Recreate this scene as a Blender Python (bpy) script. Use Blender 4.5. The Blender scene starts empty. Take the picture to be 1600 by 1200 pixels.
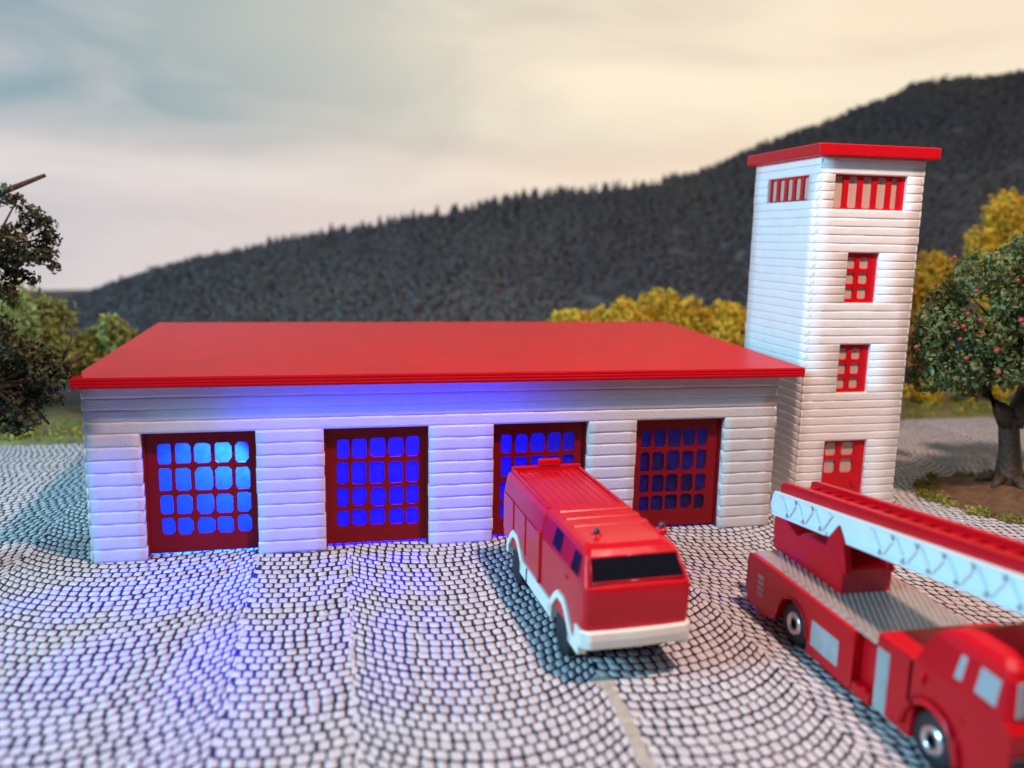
import bpy, bmesh, math, random
import numpy as np
from mathutils import Vector, Matrix, noise as mnoise

random.seed(7)
rng = np.random.default_rng(11)
scene = bpy.context.scene
col = scene.collection
R = math.radians

# ------------------------------------------------------------------ camera
CAM = Vector((6.5731, -23.3161, 8.9709))
RIGHT = Vector((0.97859029, -0.20491759, 0.01923099))
UP = Vector((0.01702983, 0.1737329, 0.98464555))
FWD = Vector((0.20511225, 0.96323707, -0.17350304))
F_PX = 1301.66
cd = bpy.data.cameras.new('camera')
cam = bpy.data.objects.new('camera', cd)
col.objects.link(cam)
rot = Matrix((RIGHT, UP, -FWD)).transposed()
cam.matrix_world = Matrix.Translation(CAM) @ rot.to_4x4()
cd.sensor_width = 36
cd.lens = F_PX / 1600 * 36
cd.clip_end = 1000
cd.dof.use_dof = True
cd.dof.focus_distance = 24.0
cd.dof.aperture_fstop = 0.115
scene.camera = cam

# ------------------------------------------------------------------ world (the dim room round the model) and lamps
w = bpy.data.worlds.new('World')
scene.world = w
w.use_nodes = True
w.node_tree.nodes['Background'].inputs[0].default_value = (0.30, 0.52, 0.66, 1)
w.node_tree.nodes['Background'].inputs[1].default_value = 0.09
scene.view_settings.view_transform = 'Standard'
scene.view_settings.look = 'None'
scene.view_settings.exposure = 0.12
scene.view_settings.gamma = 1.0

def lamp(name, kind, loc, energy, color, **kw):
    d = bpy.data.lights.new(name, kind)
    d.energy = energy
    d.color = color
    for k, v in kw.items():
        setattr(d, k, v)
    o = bpy.data.objects.new(name, d)
    o.location = loc
    col.objects.link(o)
    return o

lamp('ceiling_lamp', 'POINT', (22, -18, 40), 74000, (1.0, 0.68, 0.57), shadow_soft_size=1.5)
win = lamp('room_window', 'AREA', (-52, -14, 30), 62000, (0.31, 0.73, 1.0), shape='RECTANGLE', size=26, size_y=22)
win.rotation_euler = (Vector((10, 0, 2)) - win.location).to_track_quat('-Z', 'Y').to_euler()
# blue lights inside the garage (the station is lit from inside in the photograph)
lamp('blue_light', 'POINT', (5.15, 0.42, 3.95), 620, (0.014, 0.045, 1.0), shadow_soft_size=0.1)
lamp('blue_light', 'POINT', (4.2, 0.9, 4.1), 240, (0.016, 0.012, 1.0), shadow_soft_size=0.1)
for loc, aim, en, colr, ang in (((3.9, 1.7, 3.35), (2.9, 0.35, 1.75), 27000, (0.004, 0.036, 1.0), 105), ((8.6, 4.6, 3.6), (8.9, 0.3, 1.9), 15000, (0.014, 0.003, 1.0), 120)):
    sp_ = lamp('blue_light', 'SPOT', loc, en, colr, shadow_soft_size=0.12, spot_size=R(ang), spot_blend=0.6)
    sp_.rotation_euler = (Vector(aim) - Vector(loc)).to_track_quat('-Z', 'Y').to_euler()

scene.cycles.use_denoising = True
scene.cycles.max_bounces = 8
scene.cycles.sample_clamp_indirect = 6

# ------------------------------------------------------------------ materials
def nodes(m):
    return m.node_tree.nodes, m.node_tree.links

def mat(name, base, rough=0.5, var=0.0, vscale=3.0, bump=0.0, bscale=40.0, spec=0.5, metal=0.0, trans=0.0, tcol=None,
        stretch=None, second=None, pos=False, coat=0.0):
    m = bpy.data.materials.new(name)
    m.use_nodes = True
    N, L = nodes(m)
    p = N['Principled BSDF']
    p.inputs['Base Color'].default_value = (*base, 1)
    p.inputs['Roughness'].default_value = rough
    p.inputs['Metallic'].default_value = metal
    p.inputs['Specular IOR Level'].default_value = spec
    p.inputs['Coat Weight'].default_value = coat
    if pos:
        src = N.new('ShaderNodeNewGeometry').outputs['Position']
    else:
        src = N.new('ShaderNodeTexCoord').outputs['Object']
    mp = N.new('ShaderNodeMapping')
    L.new(src, mp.inputs['Vector'])
    if stretch:
        mp.inputs['Scale'].default_value = stretch
    if var or second:
        n = N.new('ShaderNodeTexNoise')
        n.inputs['Scale'].default_value = vscale
        n.inputs['Detail'].default_value = 6
        L.new(mp.outputs[0], n.inputs['Vector'])
        r = N.new('ShaderNodeValToRGB')
        r.color_ramp.elements[0].position = 0.3
        r.color_ramp.elements[1].position = 0.7
        c2 = second or tuple(min(1, c * (1 + var)) for c in base)
        r.color_ramp.elements[0].color = (*[c * (1 - var) for c in base], 1)
        r.color_ramp.elements[1].color = (*c2, 1)
        L.new(n.outputs['Fac'], r.inputs[0])
        L.new(r.outputs[0], p.inputs['Base Color'])
    if bump:
        n = N.new('ShaderNodeTexNoise')
        n.inputs['Scale'].default_value = bscale
        n.inputs['Detail'].default_value = 4
        L.new(mp.outputs[0], n.inputs['Vector'])
        b = N.new('ShaderNodeBump')
        b.inputs['Strength'].default_value = bump
        b.inputs['Distance'].default_value = 0.05
        L.new(n.outputs['Fac'], b.inputs['Height'])
        L.new(b.outputs[0], p.inputs['Normal'])
    if trans:
        t = N.new('ShaderNodeBsdfTranslucent')
        t.inputs[0].default_value = (*(tcol or base), 1)
        mx = N.new('ShaderNodeMixShader')
        mx.inputs[0].default_value = trans
        L.new(p.outputs[0], mx.inputs[1])
        L.new(t.outputs[0], mx.inputs[2])
        L.new(mx.outputs[0], N['Material Output'].inputs[0])
    return m

M = {}
M['white_wall'] = mat('white_wall_plastic', (0.91, 0.90, 0.885), 0.42, 0.035, 1.2, 0.25, 9, trans=0.22, tcol=(0.8, 0.8, 0.85))
M['white_course'] = mat('white_course_plastic', (0.91, 0.895, 0.88), 0.27, 0.04, 2.0, 0.45, 16, trans=0.34, tcol=(0.8, 0.8, 0.85))
M['white_tower'] = mat('white_tower_plastic', (0.91, 0.90, 0.885), 0.40, 0.03, 2.0, 0.22, 8)
M['red_trim'] = mat('red_trim_plastic', (0.62, 0.004, 0.012), 0.38, 0.06, 3.0, 0.12, 12, spec=0.3)
M['red_door'] = mat('red_door_plastic', (0.22, 0.002, 0.006), 0.5, 0.06, 3.0, 0.1, 12, spec=0.25)
M['red_truck'] = mat('red_truck_plastic', (0.60, 0.005, 0.016), 0.22, 0.06, 1.5, 0.06, 6, spec=0.4)
M['red_die'] = mat('red_enamel', (0.55, 0.003, 0.010), 0.32, 0.05, 1.2, 0.05, 4, spec=0.35)
M['cream'] = mat('cream_plastic', (0.80, 0.78, 0.70), 0.45, 0.04, 2.0, 0.15, 8)
M['ladder_white'] = mat('ladder_white_plastic', (0.74, 0.82, 0.82), 0.4, 0.03, 2.0, 0.1, 6)
M['rubber'] = mat('black_rubber', (0.014, 0.016, 0.02), 0.55, 0.2, 8.0, 0.2, 20)
M['dark'] = mat('dark_underside', (0.012, 0.012, 0.014), 0.6, 0.2, 5.0)
M['glass'] = mat('dark_glass', (0.008, 0.008, 0.014), 0.12, 0.0, spec=0.3)
M['silver'] = mat('silver_print', (0.36, 0.37, 0.38), 0.45, 0.10, 5.0, 0.1, 20)
M['chrome'] = mat('chrome_hub', (0.62, 0.63, 0.64), 0.28, metal=1.0)
M['window_print'] = mat('grey_window_print', (0.33, 0.36, 0.38), 0.3, 0.05, 3)
M['deck'] = mat('bare_metal_deck', (0.46, 0.40, 0.36), 0.38, 0.10, 4.0, 0.1, 30, metal=0.35)
M['beacon'] = mat('dark_beacon', (0.035, 0.045, 0.05), 0.2)
M['lilac_pane'] = None
M['bark'] = mat('bark', (0.060, 0.036, 0.022), 0.6, 0.5, 6.0, 0.9, 9)
M['earth'] = mat('earth', (0.13, 0.065, 0.028), 0.9, 0.4, 3.0, 0.8, 14)
M['fruit'] = mat('red_fruit', (0.33, 0.04, 0.04), 0.55, 0.2, 6)

# roof: fine layer lines of a printed slab
def roof_mat():
    m = mat('red_roof_plastic', (0.58, 0.002, 0.012), 0.28, 0.07, 0.9, spec=0.06)
    N, L = nodes(m)
    p = N['Principled BSDF']
    tc = N.new('ShaderNodeTexCoord')
    mp = N.new('ShaderNodeMapping')
    mp.inputs['Rotation'].default_value = (0, 0, R(63))
    L.new(tc.outputs['Object'], mp.inputs[0])
    wv = N.new('ShaderNodeTexWave')
    wv.inputs['Scale'].default_value = 5.2
    wv.inputs['Distortion'].default_value = 0.7
    wv.inputs['Detail'].default_value = 3
    wv.inputs['Detail Scale'].default_value = 3
    L.new(mp.outputs[0], wv.inputs[0])
    ns = N.new('ShaderNodeTexNoise')
    ns.inputs['Scale'].default_value = 16
    ns.inputs['Detail'].default_value = 5
    L.new(tc.outputs['Object'], ns.inputs['Vector'])
    mx = N.new('ShaderNodeMath')
    mx.operation = 'MULTIPLY'
    L.new(wv.outputs['Fac'], mx.inputs[0])
    L.new(ns.outputs['Fac'], mx.inputs[1])
    b = N.new('ShaderNodeBump')
    b.inputs['Strength'].default_value = 0.6
    b.inputs['Distance'].default_value = 0.03
    L.new(mx.outputs[0], b.inputs['Height'])
    L.new(b.outputs[0], p.inputs['Normal'])
    return m
M['red_roof'] = roof_mat()

# frosted film panes
def pane_mat(name, c, clear):
    m = bpy.data.materials.new(name)
    m.use_nodes = True
    N, L = nodes(m)
    p = N['Principled BSDF']
    p.inputs['Base Color'].default_value = (*c, 1)
    p.inputs['Roughness'].default_value = 0.35
    t = N.new('ShaderNodeBsdfTranslucent')
    t.inputs[0].default_value = (0.07, 0.09, 0.12, 1)
    g = N.new('ShaderNodeBsdfTransparent')
    n = N.new('ShaderNodeTexNoise')
    n.inputs['Scale'].default_value = 5
    n.inputs['Detail'].default_value = 5
    tc = N.new('ShaderNodeNewGeometry')
    L.new(tc.outputs['Position'], n.inputs['Vector'])
    mr = N.new('ShaderNodeMapRange')
    mr.inputs[1].default_value = 0.3
    mr.inputs[2].default_value = 0.7
    mr.inputs[3].default_value = 0.55
    mr.inputs[4].default_value = 0.9
    L.new(n.outputs['Fac'], mr.inputs[0])
    m1 = N.new('ShaderNodeMixShader')
    L.new(mr.outputs[0], m1.inputs[0])
    L.new(p.outputs[0], m1.inputs[1])
    L.new(t.outputs[0], m1.inputs[2])
    m2 = N.new('ShaderNodeMixShader')
    m2.inputs[0].default_value = clear
    L.new(m1.outputs[0], m2.inputs[1])
    L.new(g.outputs[0], m2.inputs[2])
    L.new(m2.outputs[0], N['Material Output'].inputs[0])
    return m
M['garage_pane'] = pane_mat('frosted_garage_pane', (0.07, 0.05, 0.16), 0.19)
M['tower_pane'] = mat('frosted_tower_pane', (0.62, 0.44, 0.36), 0.5, 0.05, 4.0)

# printed cobbles and the dark ink between them
def stone_mat(name, c, d, worn):
    m = bpy.data.materials.new(name)
    m.use_nodes = True
    N, L = nodes(m)
    p = N['Principled BSDF']
    p.inputs['Roughness'].default_value = 0.62
    p.inputs['Specular IOR Level'].default_value = 0.35
    g = N.new('ShaderNodeNewGeometry')
    n = N.new('ShaderNodeTexNoise')
    n.inputs['Scale'].default_value = 4.2
    n.inputs['Detail'].default_value = 5
    L.new(g.outputs['Position'], n.inputs['Vector'])
    r = N.new('ShaderNodeValToRGB')
    r.color_ramp.elements[0].position = 0.28
    r.color_ramp.elements[1].position = 0.68
    r.color_ramp.elements[0].color = (*d, 1)
    r.color_ramp.elements[1].color = (*c, 1)
    L.new(n.outputs['Fac'], r.inputs[0])
    out = r.outputs[0]
    if worn:
        n2 = N.new('ShaderNodeTexNoise')
        n2.inputs['Scale'].default_value = 0.9
        n2.inputs['Detail'].default_value = 7
        n2.inputs['Roughness'].default_value = 0.72
        L.new(g.outputs['Position'], n2.inputs['Vector'])
        r2 = N.new('ShaderNodeValToRGB')
        r2.color_ramp.elements[0].position = 0.61
        r2.color_ramp.elements[1].position = 0.70
        L.new(n2.outputs['Fac'], r2.inputs[0])
        mx = N.new('ShaderNodeMix')
        mx.data_type = 'RGBA'
        L.new(r2.outputs[0], mx.inputs[0])
        L.new(out, mx.inputs[6])
        mx.inputs[7].default_value = (0.42, 0.40, 0.40, 1)
        out = mx.outputs[2]
    L.new(out, p.inputs['Base Color'])
    return m
M['stone'] = stone_mat('cobble_print', (0.66, 0.63, 0.64), (0.46, 0.44, 0.46), False)
M['ink'] = stone_mat('joint_ink', (0.014, 0.014, 0.022), (0.006, 0.007, 0.014), True)
M['seam'] = stone_mat('bare_paper', (0.50, 0.45, 0.38), (0.30, 0.27, 0.24), False)

def leaf_mat(name, a, b, scale=1.2, rough=0.55, trans=0.25):
    m = mat(name, a, rough, 0.0, scale, 0, trans=trans, tcol=b, second=b, pos=True)
    return m
M['leaf_dark'] = leaf_mat('olive_brown_foliage', (0.030, 0.034, 0.011), (0.095, 0.095, 0.030), 1.6, trans=0.15)
M['leaf_green'] = leaf_mat('green_foliage', (0.045, 0.075, 0.022), (0.21, 0.25, 0.085), 1.1, trans=0.15)
M['leaf_yellow'] = leaf_mat('autumn_foliage', (0.54, 0.36, 0.025), (0.82, 0.58, 0.05), 0.9, 0.7)
M['leaf_ochre'] = leaf_mat('ochre_foliage', (0.38, 0.21, 0.022), (0.66, 0.42, 0.03), 0.8, 0.7)
M['leaf_olive'] = leaf_mat('pale_green_foliage', (0.18, 0.19, 0.045), (0.46, 0.46, 0.13), 0.7, 0.7)
M['grass'] = leaf_mat('verge_grass', (0.20, 0.22, 0.03), (0.42, 0.40, 0.06), 0.5, 0.8)
M['tuft'] = leaf_mat('tuft_grass', (0.16, 0.17, 0.03), (0.42, 0.38, 0.08), 2.0, 0.8)
M['forest'] = mat('forest_foliage', (0.115, 0.135, 0.175), 0.9, 0.0, 0.030, second=(0.32, 0.29, 0.265), pos=True, spec=0.05, trans=0.5, tcol=(0.16, 0.165, 0.185))
M['hill'] = mat('hill_soil', (0.15, 0.15, 0.16), 0.9, 0.3, 0.2, pos=True, spec=0.1)
M['verge'] = mat('verge_soil', (0.16, 0.15, 0.05), 0.9, 0.4, 0.6, pos=True)

# ------------------------------------------------------------------ object helpers
def link(name, me, m, parent=None, smooth=False):
    if m is not None and not me.materials:
        me.materials.append(m)
    if smooth:
        me.polygons.foreach_set('use_smooth', [True] * len(me.polygons))
    o = bpy.data.objects.new(name, me)
    col.objects.link(o)
    if parent is not None:
        o.parent = parent
    return o

def tag(o, label=None, cat=None, group=None, kind=None):
    for k, v in (('label', label), ('category', cat), ('group', group), ('kind', kind)):
        if v:
            o[k] = v
    return o

def empty(name, loc, rz=0.0):
    o = bpy.data.objects.new(name, None)
    o.location = loc
    o.rotation_euler = (0, 0, rz)
    o.empty_display_size = 0.2
    col.objects.link(o)
    return o

class MB:
    """collects plain geometry; build() links ONE mesh object"""
    def __init__(s):
        s.v = []
        s.f = []
    def add(s, vs, fs):
        b = len(s.v)
        s.v += [tuple(p) for p in vs]
        s.f += [tuple(i + b for i in f) for f in fs]
        return s
    def box(s, x0, x1, y0, y1, z0, z1):
        return s.add([(x0, y0, z0), (x1, y0, z0), (x1, y1, z0), (x0, y1, z0), (x0, y0, z1), (x1, y0, z1), (x1, y1, z1), (x0, y1, z1)],
                     [(3, 2, 1, 0), (4, 5, 6, 7), (0, 1, 5, 4), (1, 2, 6, 5), (2, 3, 7, 6), (3, 0, 4, 7)])
    def prism(s, a, b):
        """two equal loops of points -> closed solid"""
        n = len(a)
        fs = [tuple(reversed(range(n))), tuple(range(n, 2 * n))]
        fs += [(i, (i + 1) % n, n + (i + 1) % n, n + i) for i in range(n)]
        return s.add(list(a) + list(b), fs)
    def loft(s, loops, closed_ends=True):
        n = len(loops[0])
        vs = [p for lp in loops for p in lp]
        fs = []
        for k in range(len(loops) - 1):
            for i in range(n):
                fs.append((k * n + i, k * n + (i + 1) % n, (k + 1) * n + (i + 1) % n, (k + 1) * n + i))
        if closed_ends:
            fs.append(tuple(reversed(range(n))))
            fs.append(tuple((len(loops) - 1) * n + i for i in range(n)))
        return s.add(vs, fs)
    def tube(s, pts, rad, n=8):
        loops = []
        for i, p in enumerate(pts):
            p = Vector(p)
            d = (Vector(pts[min(i + 1, len(pts) - 1)]) - Vector(pts[max(i - 1, 0)])).normalized()
            a = d.orthogonal().normalized()
            b = d.cross(a)
            loops.append([p + (a * math.cos(2 * math.pi * k / n) + b * math.sin(2 * math.pi * k / n)) * rad[i] for k in range(n)])
        return s.loft(loops)
    def lathe_x(s, prof, n=28):
        """prof: (x, r) pairs round the x axis"""
        loops = [[(x, r * math.cos(2 * math.pi * k / n), r * math.sin(2 * math.pi * k / n)) for k in range(n)] for x, r in prof]
        return s.loft(loops)
    def lathe_z(s, prof, c=(0, 0, 0), n=14):
        loops = [[(c[0] + r * math.cos(2 * math.pi * k / n), c[1] + r * math.sin(2 * math.pi * k / n), c[2] + z) for k in range(n)] for r, z in prof]
        return s.loft(loops)
    def mesh(s, name, bevel=0.0, seg=2, ang=30):
        bm = bmesh.new()
        vs = [bm.verts.new(p) for p in s.v]
        for f in s.f:
            try:
                bm.faces.new([vs[i] for i in f])
            except ValueError:
                pass
        bmesh.ops.recalc_face_normals(bm, faces=bm.faces)
        if bevel:
            bm.normal_update()
            ed = [e for e in bm.edges if len(e.link_faces) == 2 and e.calc_face_angle(0) > R(ang)]
            bmesh.ops.bevel(bm, geom=ed, offset=bevel, segments=seg, profile=0.5, affect='EDGES', clamp_overlap=True)
        me = bpy.data.meshes.new(name)
        bm.to_mesh(me)
        bm.free()
        return me
    def build(s, name, m, parent=None, bevel=0.0, seg=2, smooth=False, ang=30):
        return link(name, s.mesh(name, bevel, seg, ang), m, parent, smooth)

def np_mesh(name, verts, faces_flat, sizes):
    me = bpy.data.meshes.new(name)
    verts = np.asarray(verts, dtype=np.float32)
    me.vertices.add(len(verts))
    me.vertices.foreach_set('co', verts.ravel())
    me.loops.add(len(faces_flat))
    me.loops.foreach_set('vertex_index', np.asarray(faces_flat, dtype=np.int32))
    st = np.concatenate([[0], np.cumsum(sizes)[:-1]]).astype(np.int32)
    me.polygons.add(len(sizes))
    me.polygons.foreach_set('loop_start', st)
    me.update(calc_edges=True)
    me.validate()
    return me

def project(p):
    d = Vector(p) - CAM
    z = d.dot(FWD)
    if z < 0.1:
        return -9999, -9999, z
    return 800 + F_PX * d.dot(RIGHT) / z, 600 - F_PX * d.dot(UP) / z, z

# ------------------------------------------------------------------ foliage
def flakes(centers, radii, count, size, squash=1.0, shell=0.55, curl=0.35):
    """bent leaf flakes spread through clumps"""
    n = count
    centers = np.asarray(centers, float)
    radii = np.asarray(radii, float)
    pr = radii ** 2
    idx = rng.choice(len(centers), n, p=pr / pr.sum())
    d = rng.normal(size=(n, 3))
    d /= np.linalg.norm(d, axis=1)[:, None]
    rr = shell + (1 - shell) * rng.random(n) ** 0.6
    rr *= 1 + 0.22 * rng.normal(size=n) * (rng.random(n) < 0.25)
    pos = centers[idx] + d * (radii[idx] * rr)[:, None] * np.array([1, 1, squash])
    a = d * 0.7 + rng.normal(size=(n, 3)) * 0.75
    a /= np.linalg.norm(a, axis=1)[:, None]
    t = rng.normal(size=(n, 3))
    t -= (t * a).sum(1)[:, None] * a
    t /= np.linalg.norm(t, axis=1)[:, None]
    b = np.cross(a, t)
    s = size * rng.uniform(0.55, 1.45, n)
    l = (s * rng.uniform(0.8, 1.5, n))[:, None]
    wd = (s * rng.uniform(0.45, 0.8, n))[:, None]
    cu = (s * curl)[:, None]
    p0 = pos - t * l * 0.5
    p1 = pos + b * wd * 0.5 + a * cu
    p2 = pos + t * l * 0.5 + a * cu * 0.3
    p3 = pos - b * wd * 0.5 + a * cu * rng.uniform(-0.5, 1, n)[:, None]
    V = np.stack([p0, p1, p2, p3], 1).reshape(-1, 3)
    i = np.arange(n) * 4
    F = np.stack([i, i + 1, i + 2, i, i + 2, i + 3], 1).ravel()
    return V, F, np.full(2 * n, 3)

# ------------------------------------------------------------------ sky, ground, hill
def build_sky():
    m = bpy.data.materials.new('evening_sky')
    m.use_nodes = True
    m.cycles.emission_sampling = 'NONE'
    N, L = nodes(m)
    N.remove(N['Principled BSDF'])
    e = N.new('ShaderNodeEmission')
    L.new(e.outputs[0], N['Material Output'].inputs[0])
    g = N.new('ShaderNodeNewGeometry')
    sp = N.new('ShaderNodeSeparateXYZ')
    L.new(g.outputs['Position'], sp.inputs[0])
    def mrange(src, a, b):
        r = N.new('ShaderNodeMapRange')
        r.inputs[1].default_value = a
        r.inputs[2].default_value = b
        L.new(src, r.inputs[0])
        return r.outputs[0]
    def mix(f, a, b):
        x = N.new('ShaderNodeMix')
        x.data_type = 'RGBA'
        for i, s in ((0, f), (6, a), (7, b)):
            if isinstance(s, tuple):
                x.inputs[i].default_value = (*s, 1)
            else:
                L.new(s, x.inputs[i])
        return x.outputs[2]
    def math_(op, a, b):
        x = N.new('ShaderNodeMath')
        x.operation = op
        for i, s in enumerate((a, b)):
            if isinstance(s, (int, float)):
                x.inputs[i].default_value = s
            else:
                L.new(s, x.inputs[i])
        return x.outputs[0]
    def noise_(scale, sx, sy, sz, detail=5, rough=0.5, dist=0.0):
        mp = N.new('ShaderNodeMapping')
        mp.inputs['Scale'].default_value = (sx, sy, sz)
        L.new(g.outputs['Position'], mp.inputs[0])
        n = N.new('ShaderNodeTexNoise')
        n.inputs['Scale'].default_value = scale
        n.inputs['Detail'].default_value = detail
        n.inputs['Roughness'].default_value = rough
        n.inputs['Distortion'].default_value = dist
        L.new(mp.outputs[0], n.inputs['Vector'])
        return n.outputs['Fac']
    soft = noise_(0.018, 1, 1, 2.2, 5, 0.5, 0.4)
    # the clear blue-grey part is on the left and high up; warm cream haze to the right
    u = mrange(math_('ADD', sp.outputs[0], math_('MULTIPLY', math_('SUBTRACT', soft, 0.5), 40.0)), -32.0, 66.0)
    blue = (0.255, 0.37, 0.425)
    cream = (0.86, 0.73, 0.55)
    top = mix(u, blue, cream)
    low = mix(u, (0.66, 0.60, 0.61), (0.78, 0.60, 0.47))
    zz = math_('ADD', sp.outputs[2], math_('MULTIPLY', math_('SUBTRACT', noise_(0.03, 1, 1, 1.5, 4), 0.5), 9.0))
    h = mrange(zz, 19.0, 27.0)
    base = mix(h, low, top)
    # bright bank of cloud low over the hill and the glow where the low sun sits behind the haze
    def bump_(src, c, wd):
        x = math_('DIVIDE', math_('SUBTRACT', src, c), wd)
        return math_('POWER', 2.718, math_('MULTIPLY', math_('MULTIPLY', x, x), -1.0))
    base = mix(math_('MULTIPLY', bump_(zz, 18.0, 3.2), 0.6), base, mix(u, (0.74, 0.69, 0.69), (0.93, 0.80, 0.62)))
    gl = math_('MULTIPLY', bump_(math_('ADD', sp.outputs[0], math_('MULTIPLY', math_('SUBTRACT', soft, 0.5), 60.0)), 50.0, 20.0), bump_(zz, 35.0, 7.0))
    base = mix(math_('MULTIPLY', gl, 0.8), base, (0.98, 0.84, 0.62))
    # flat cloud banks
    bank = noise_(0.036, 0.6, 0.6, 2.3, 6, 0.5, 0.6)
    r = N.new('ShaderNodeValToRGB')
    r.color_ramp.elements[0].position = 0.44
    r.color_ramp.elements[1].position = 0.62
    L.new(bank, r.inputs[0])
    light = mix(u, (0.62, 0.59, 0.60), (0.94, 0.82, 0.63))
    base = mix(math_('MULTIPLY', r.outputs[0], 0.5), base, light)
    dk = noise_(0.030, 0.7, 0.7, 2.4, 4, 0.45, 0.6)
    r2 = N.new('ShaderNodeValToRGB')
    r2.color_ramp.elements[0].position = 0.50
    r2.color_ramp.elements[1].position = 0.68
    L.new(dk, r2.inputs[0])
    base = mix(math_('MULTIPLY', r2.outputs[0], 0.36), base, mix(u, (0.40, 0.40, 0.43), (0.60, 0.50, 0.42)))
    L.new(base, e.inputs[0])
    e.inputs[1].default_value = 1.0
    n = 72
    vs, fs = [], []
    for i in range(n + 1):
        a = R(-105) + R(210) * i / n
        for z in (-6, 40, 95):
            vs.append((10 + 120 * math.sin(a), 120 * math.cos(a), z))
    for i in range(n):
        for k in range(2):
            fs.append((i * 3 + k, i * 3 + k + 1, i * 3 + 4 + k, i * 3 + 3 + k))
    me = bpy.data.meshes.new('sky')
    me.from_pydata(vs, [], fs)
    tag(link('sky', me, m, None, True), 'soft evening sky, blue grey on the left and cream on the right', None, None, 'structure')
build_sky()

ROWS = 0.30
# seams and axes of the arc columns of the printed paving: left edge, right edge, axis, radius
COLS = [(-17.3, -12.2, -14.75, 3.7), (-12.2, -7.1, -9.65, 3.7), (-7.1, -2.0, -4.55, 3.7), (-2.0, 4.3, 1.2, 4.5), (4.3, 6.79, 5.6, 4.6), (6.79, 11.85, 9.3, 3.4),
        (11.85, 15.7, 13.1, 3.65)] + [(15.7 + 5.1 * i, 20.8 + 5.1 * i, 18.25 + 5.1 * i, 3.7) for i in range(6)]
def build_ground():
    v = [(-150, -40, -0.009), (170, -40, -0.009), (170, 125, -0.009), (-150, 125, -0.009)]
    me = bpy.data.meshes.new('ground')
    me.from_pydata(v, [], [(0, 1, 2, 3)])
    gr = tag(link('ground', me, M['ink']), 'cobbled forecourt printed in arcs of grey stones with dark joints', None, None, 'structure')
    # arcs of stones: every column of the pattern repeats one quarter circle along its length
    stones = []
    for ci, (xl, xr, ax, RAD) in enumerate(COLS):
        cx = ax
        for k in range(-66, 66):
            # the rows of neighbouring columns run a little into each other along their seams
            tl, th = math.asin((xl - random.uniform(-0.03, 0.07) - ax) / RAD), math.asin((xr + random.uniform(-0.03, 0.07) - ax) / RAD)
            yk = k * ROWS + RAD + (ci % 3) * 0.11 + random.uniform(-0.012, 0.012)
            t1 = tl - (0.0 if k % 2 else 0.13 / RAD) - random.uniform(0, 0.03 / RAD)
            while t1 < th:
                t0 = t1
                t1 = t0 + random.uniform(0.232, 0.282) / RAD
                if t0 < tl and t1 < tl + 0.03:
                    continue
                if t1 > th + 0.02:
                    t1 = th + 0.015
                    if t1 - t0 < 0.10 / RAD:
                        break
                t0c = max(t0, tl - 0.015)
                tm = (t0c + t1) / 2
                x = cx + RAD * math.sin(tm)
                y = yk - RAD * math.cos(tm)
                if y > 14.1 or y < -18.5 or x < -17 or x > 47:
                    continue
                if 0.1 < x < 20.0 and 1.5 < y < 10.3:
                    continue
                px, py, pz = project((x, y, 0))
                if pz < 1.0 or px < -900 or px > 2300 or py > 1900:
                    continue
                stones.append((x, y, tm, t0c, t1, yk, cx, px, py, pz, RAD))
    order = sorted(range(len(stones)), key=lambda i: stones[i][9] if (5 < stones[i][7] < 1595 and 5 < stones[i][8] < 1190) else 999)
    # stones the trucks hide do not count among the single pieces
    near = set()
    for i in order:
        x, y = stones[i][0], stones[i][1]
        if x > 16.2 and y < -5.2:
            continue
        near.add(i)
        if len(near) >= 300:
            break
    V, F, S = [], [], []
    def stone(s):
        x, y, tm, t0, t1, yk, cx = s[:7]
        RAD = s[10]
        w_ = (t1 - t0)
        jt = lambda a: random.uniform(-a, a)
        g = 0.028
        ct = max(0.35, math.cos(tm))
        hr = ROWS / 2 - 0.023 / ct
        gt = min(g, (t1 - t0) * RAD * 0.2) / RAD
        cut = random.uniform(0.16, 0.34)
        base = []
        a0, a1 = t0 + gt + jt(0.003), t1 - gt + jt(0.003)
        da = (a1 - a0) * cut * 0.6
        b0, b1 = -hr + jt(0.012), hr + jt(0.012)
        db = (b1 - b0) * cut * 0.6
        for a, b in ((a0 + da, b0), (a1 - da, b0), (a1, b0 + db), (a1, b1 - db), (a1 - da, b1), (a0 + da, b1), (a0, b1 - db), (a0, b0 + db)):
            base.append((cx + RAD * math.sin(a) + jt(0.006), yk - RAD * math.cos(a) + b + jt(0.006)))
        mx = sum(p[0] for p in base) / 8
        my = sum(p[1] for p in base) / 8
        zt = random.uniform(-0.004, 0.0)
        vs = [(p[0], p[1], -0.009) for p in base] + [(mx + (p[0] - mx) * 0.94, my + (p[1] - my) * 0.94, zt) for p in base]
        fs = [tuple(range(8, 16))] + [(i, (i + 1) % 8, 8 + (i + 1) % 8, 8 + i) for i in range(8)]
        return mx, my, vs, fs
    for i, s in enumerate(stones):
        mx, my, vs, fs = stone(s)
        if i in near:
            me = bpy.data.meshes.new('cobblestone')
            me.from_pydata([(a - mx, b - my, c) for a, b, c in vs], [], fs)
            o = link('cobblestone', me, M['stone'], gr)
            o.location = (mx, my, 0)
        else:
            b = len(V)
            V += vs
            for f in fs:
                F += [q + b for q in f]
                S.append(len(f))
    o = link('cobblestones', np_mesh('cobblestones', V, F, S), M['stone'], gr)
    o['kind'] = 'stuff'
    # pale torn edge where two sheets of the paving meet, with a worn patch at its head
    m = MB()
    pl, pr_ = [], []
    n = 40
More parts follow.
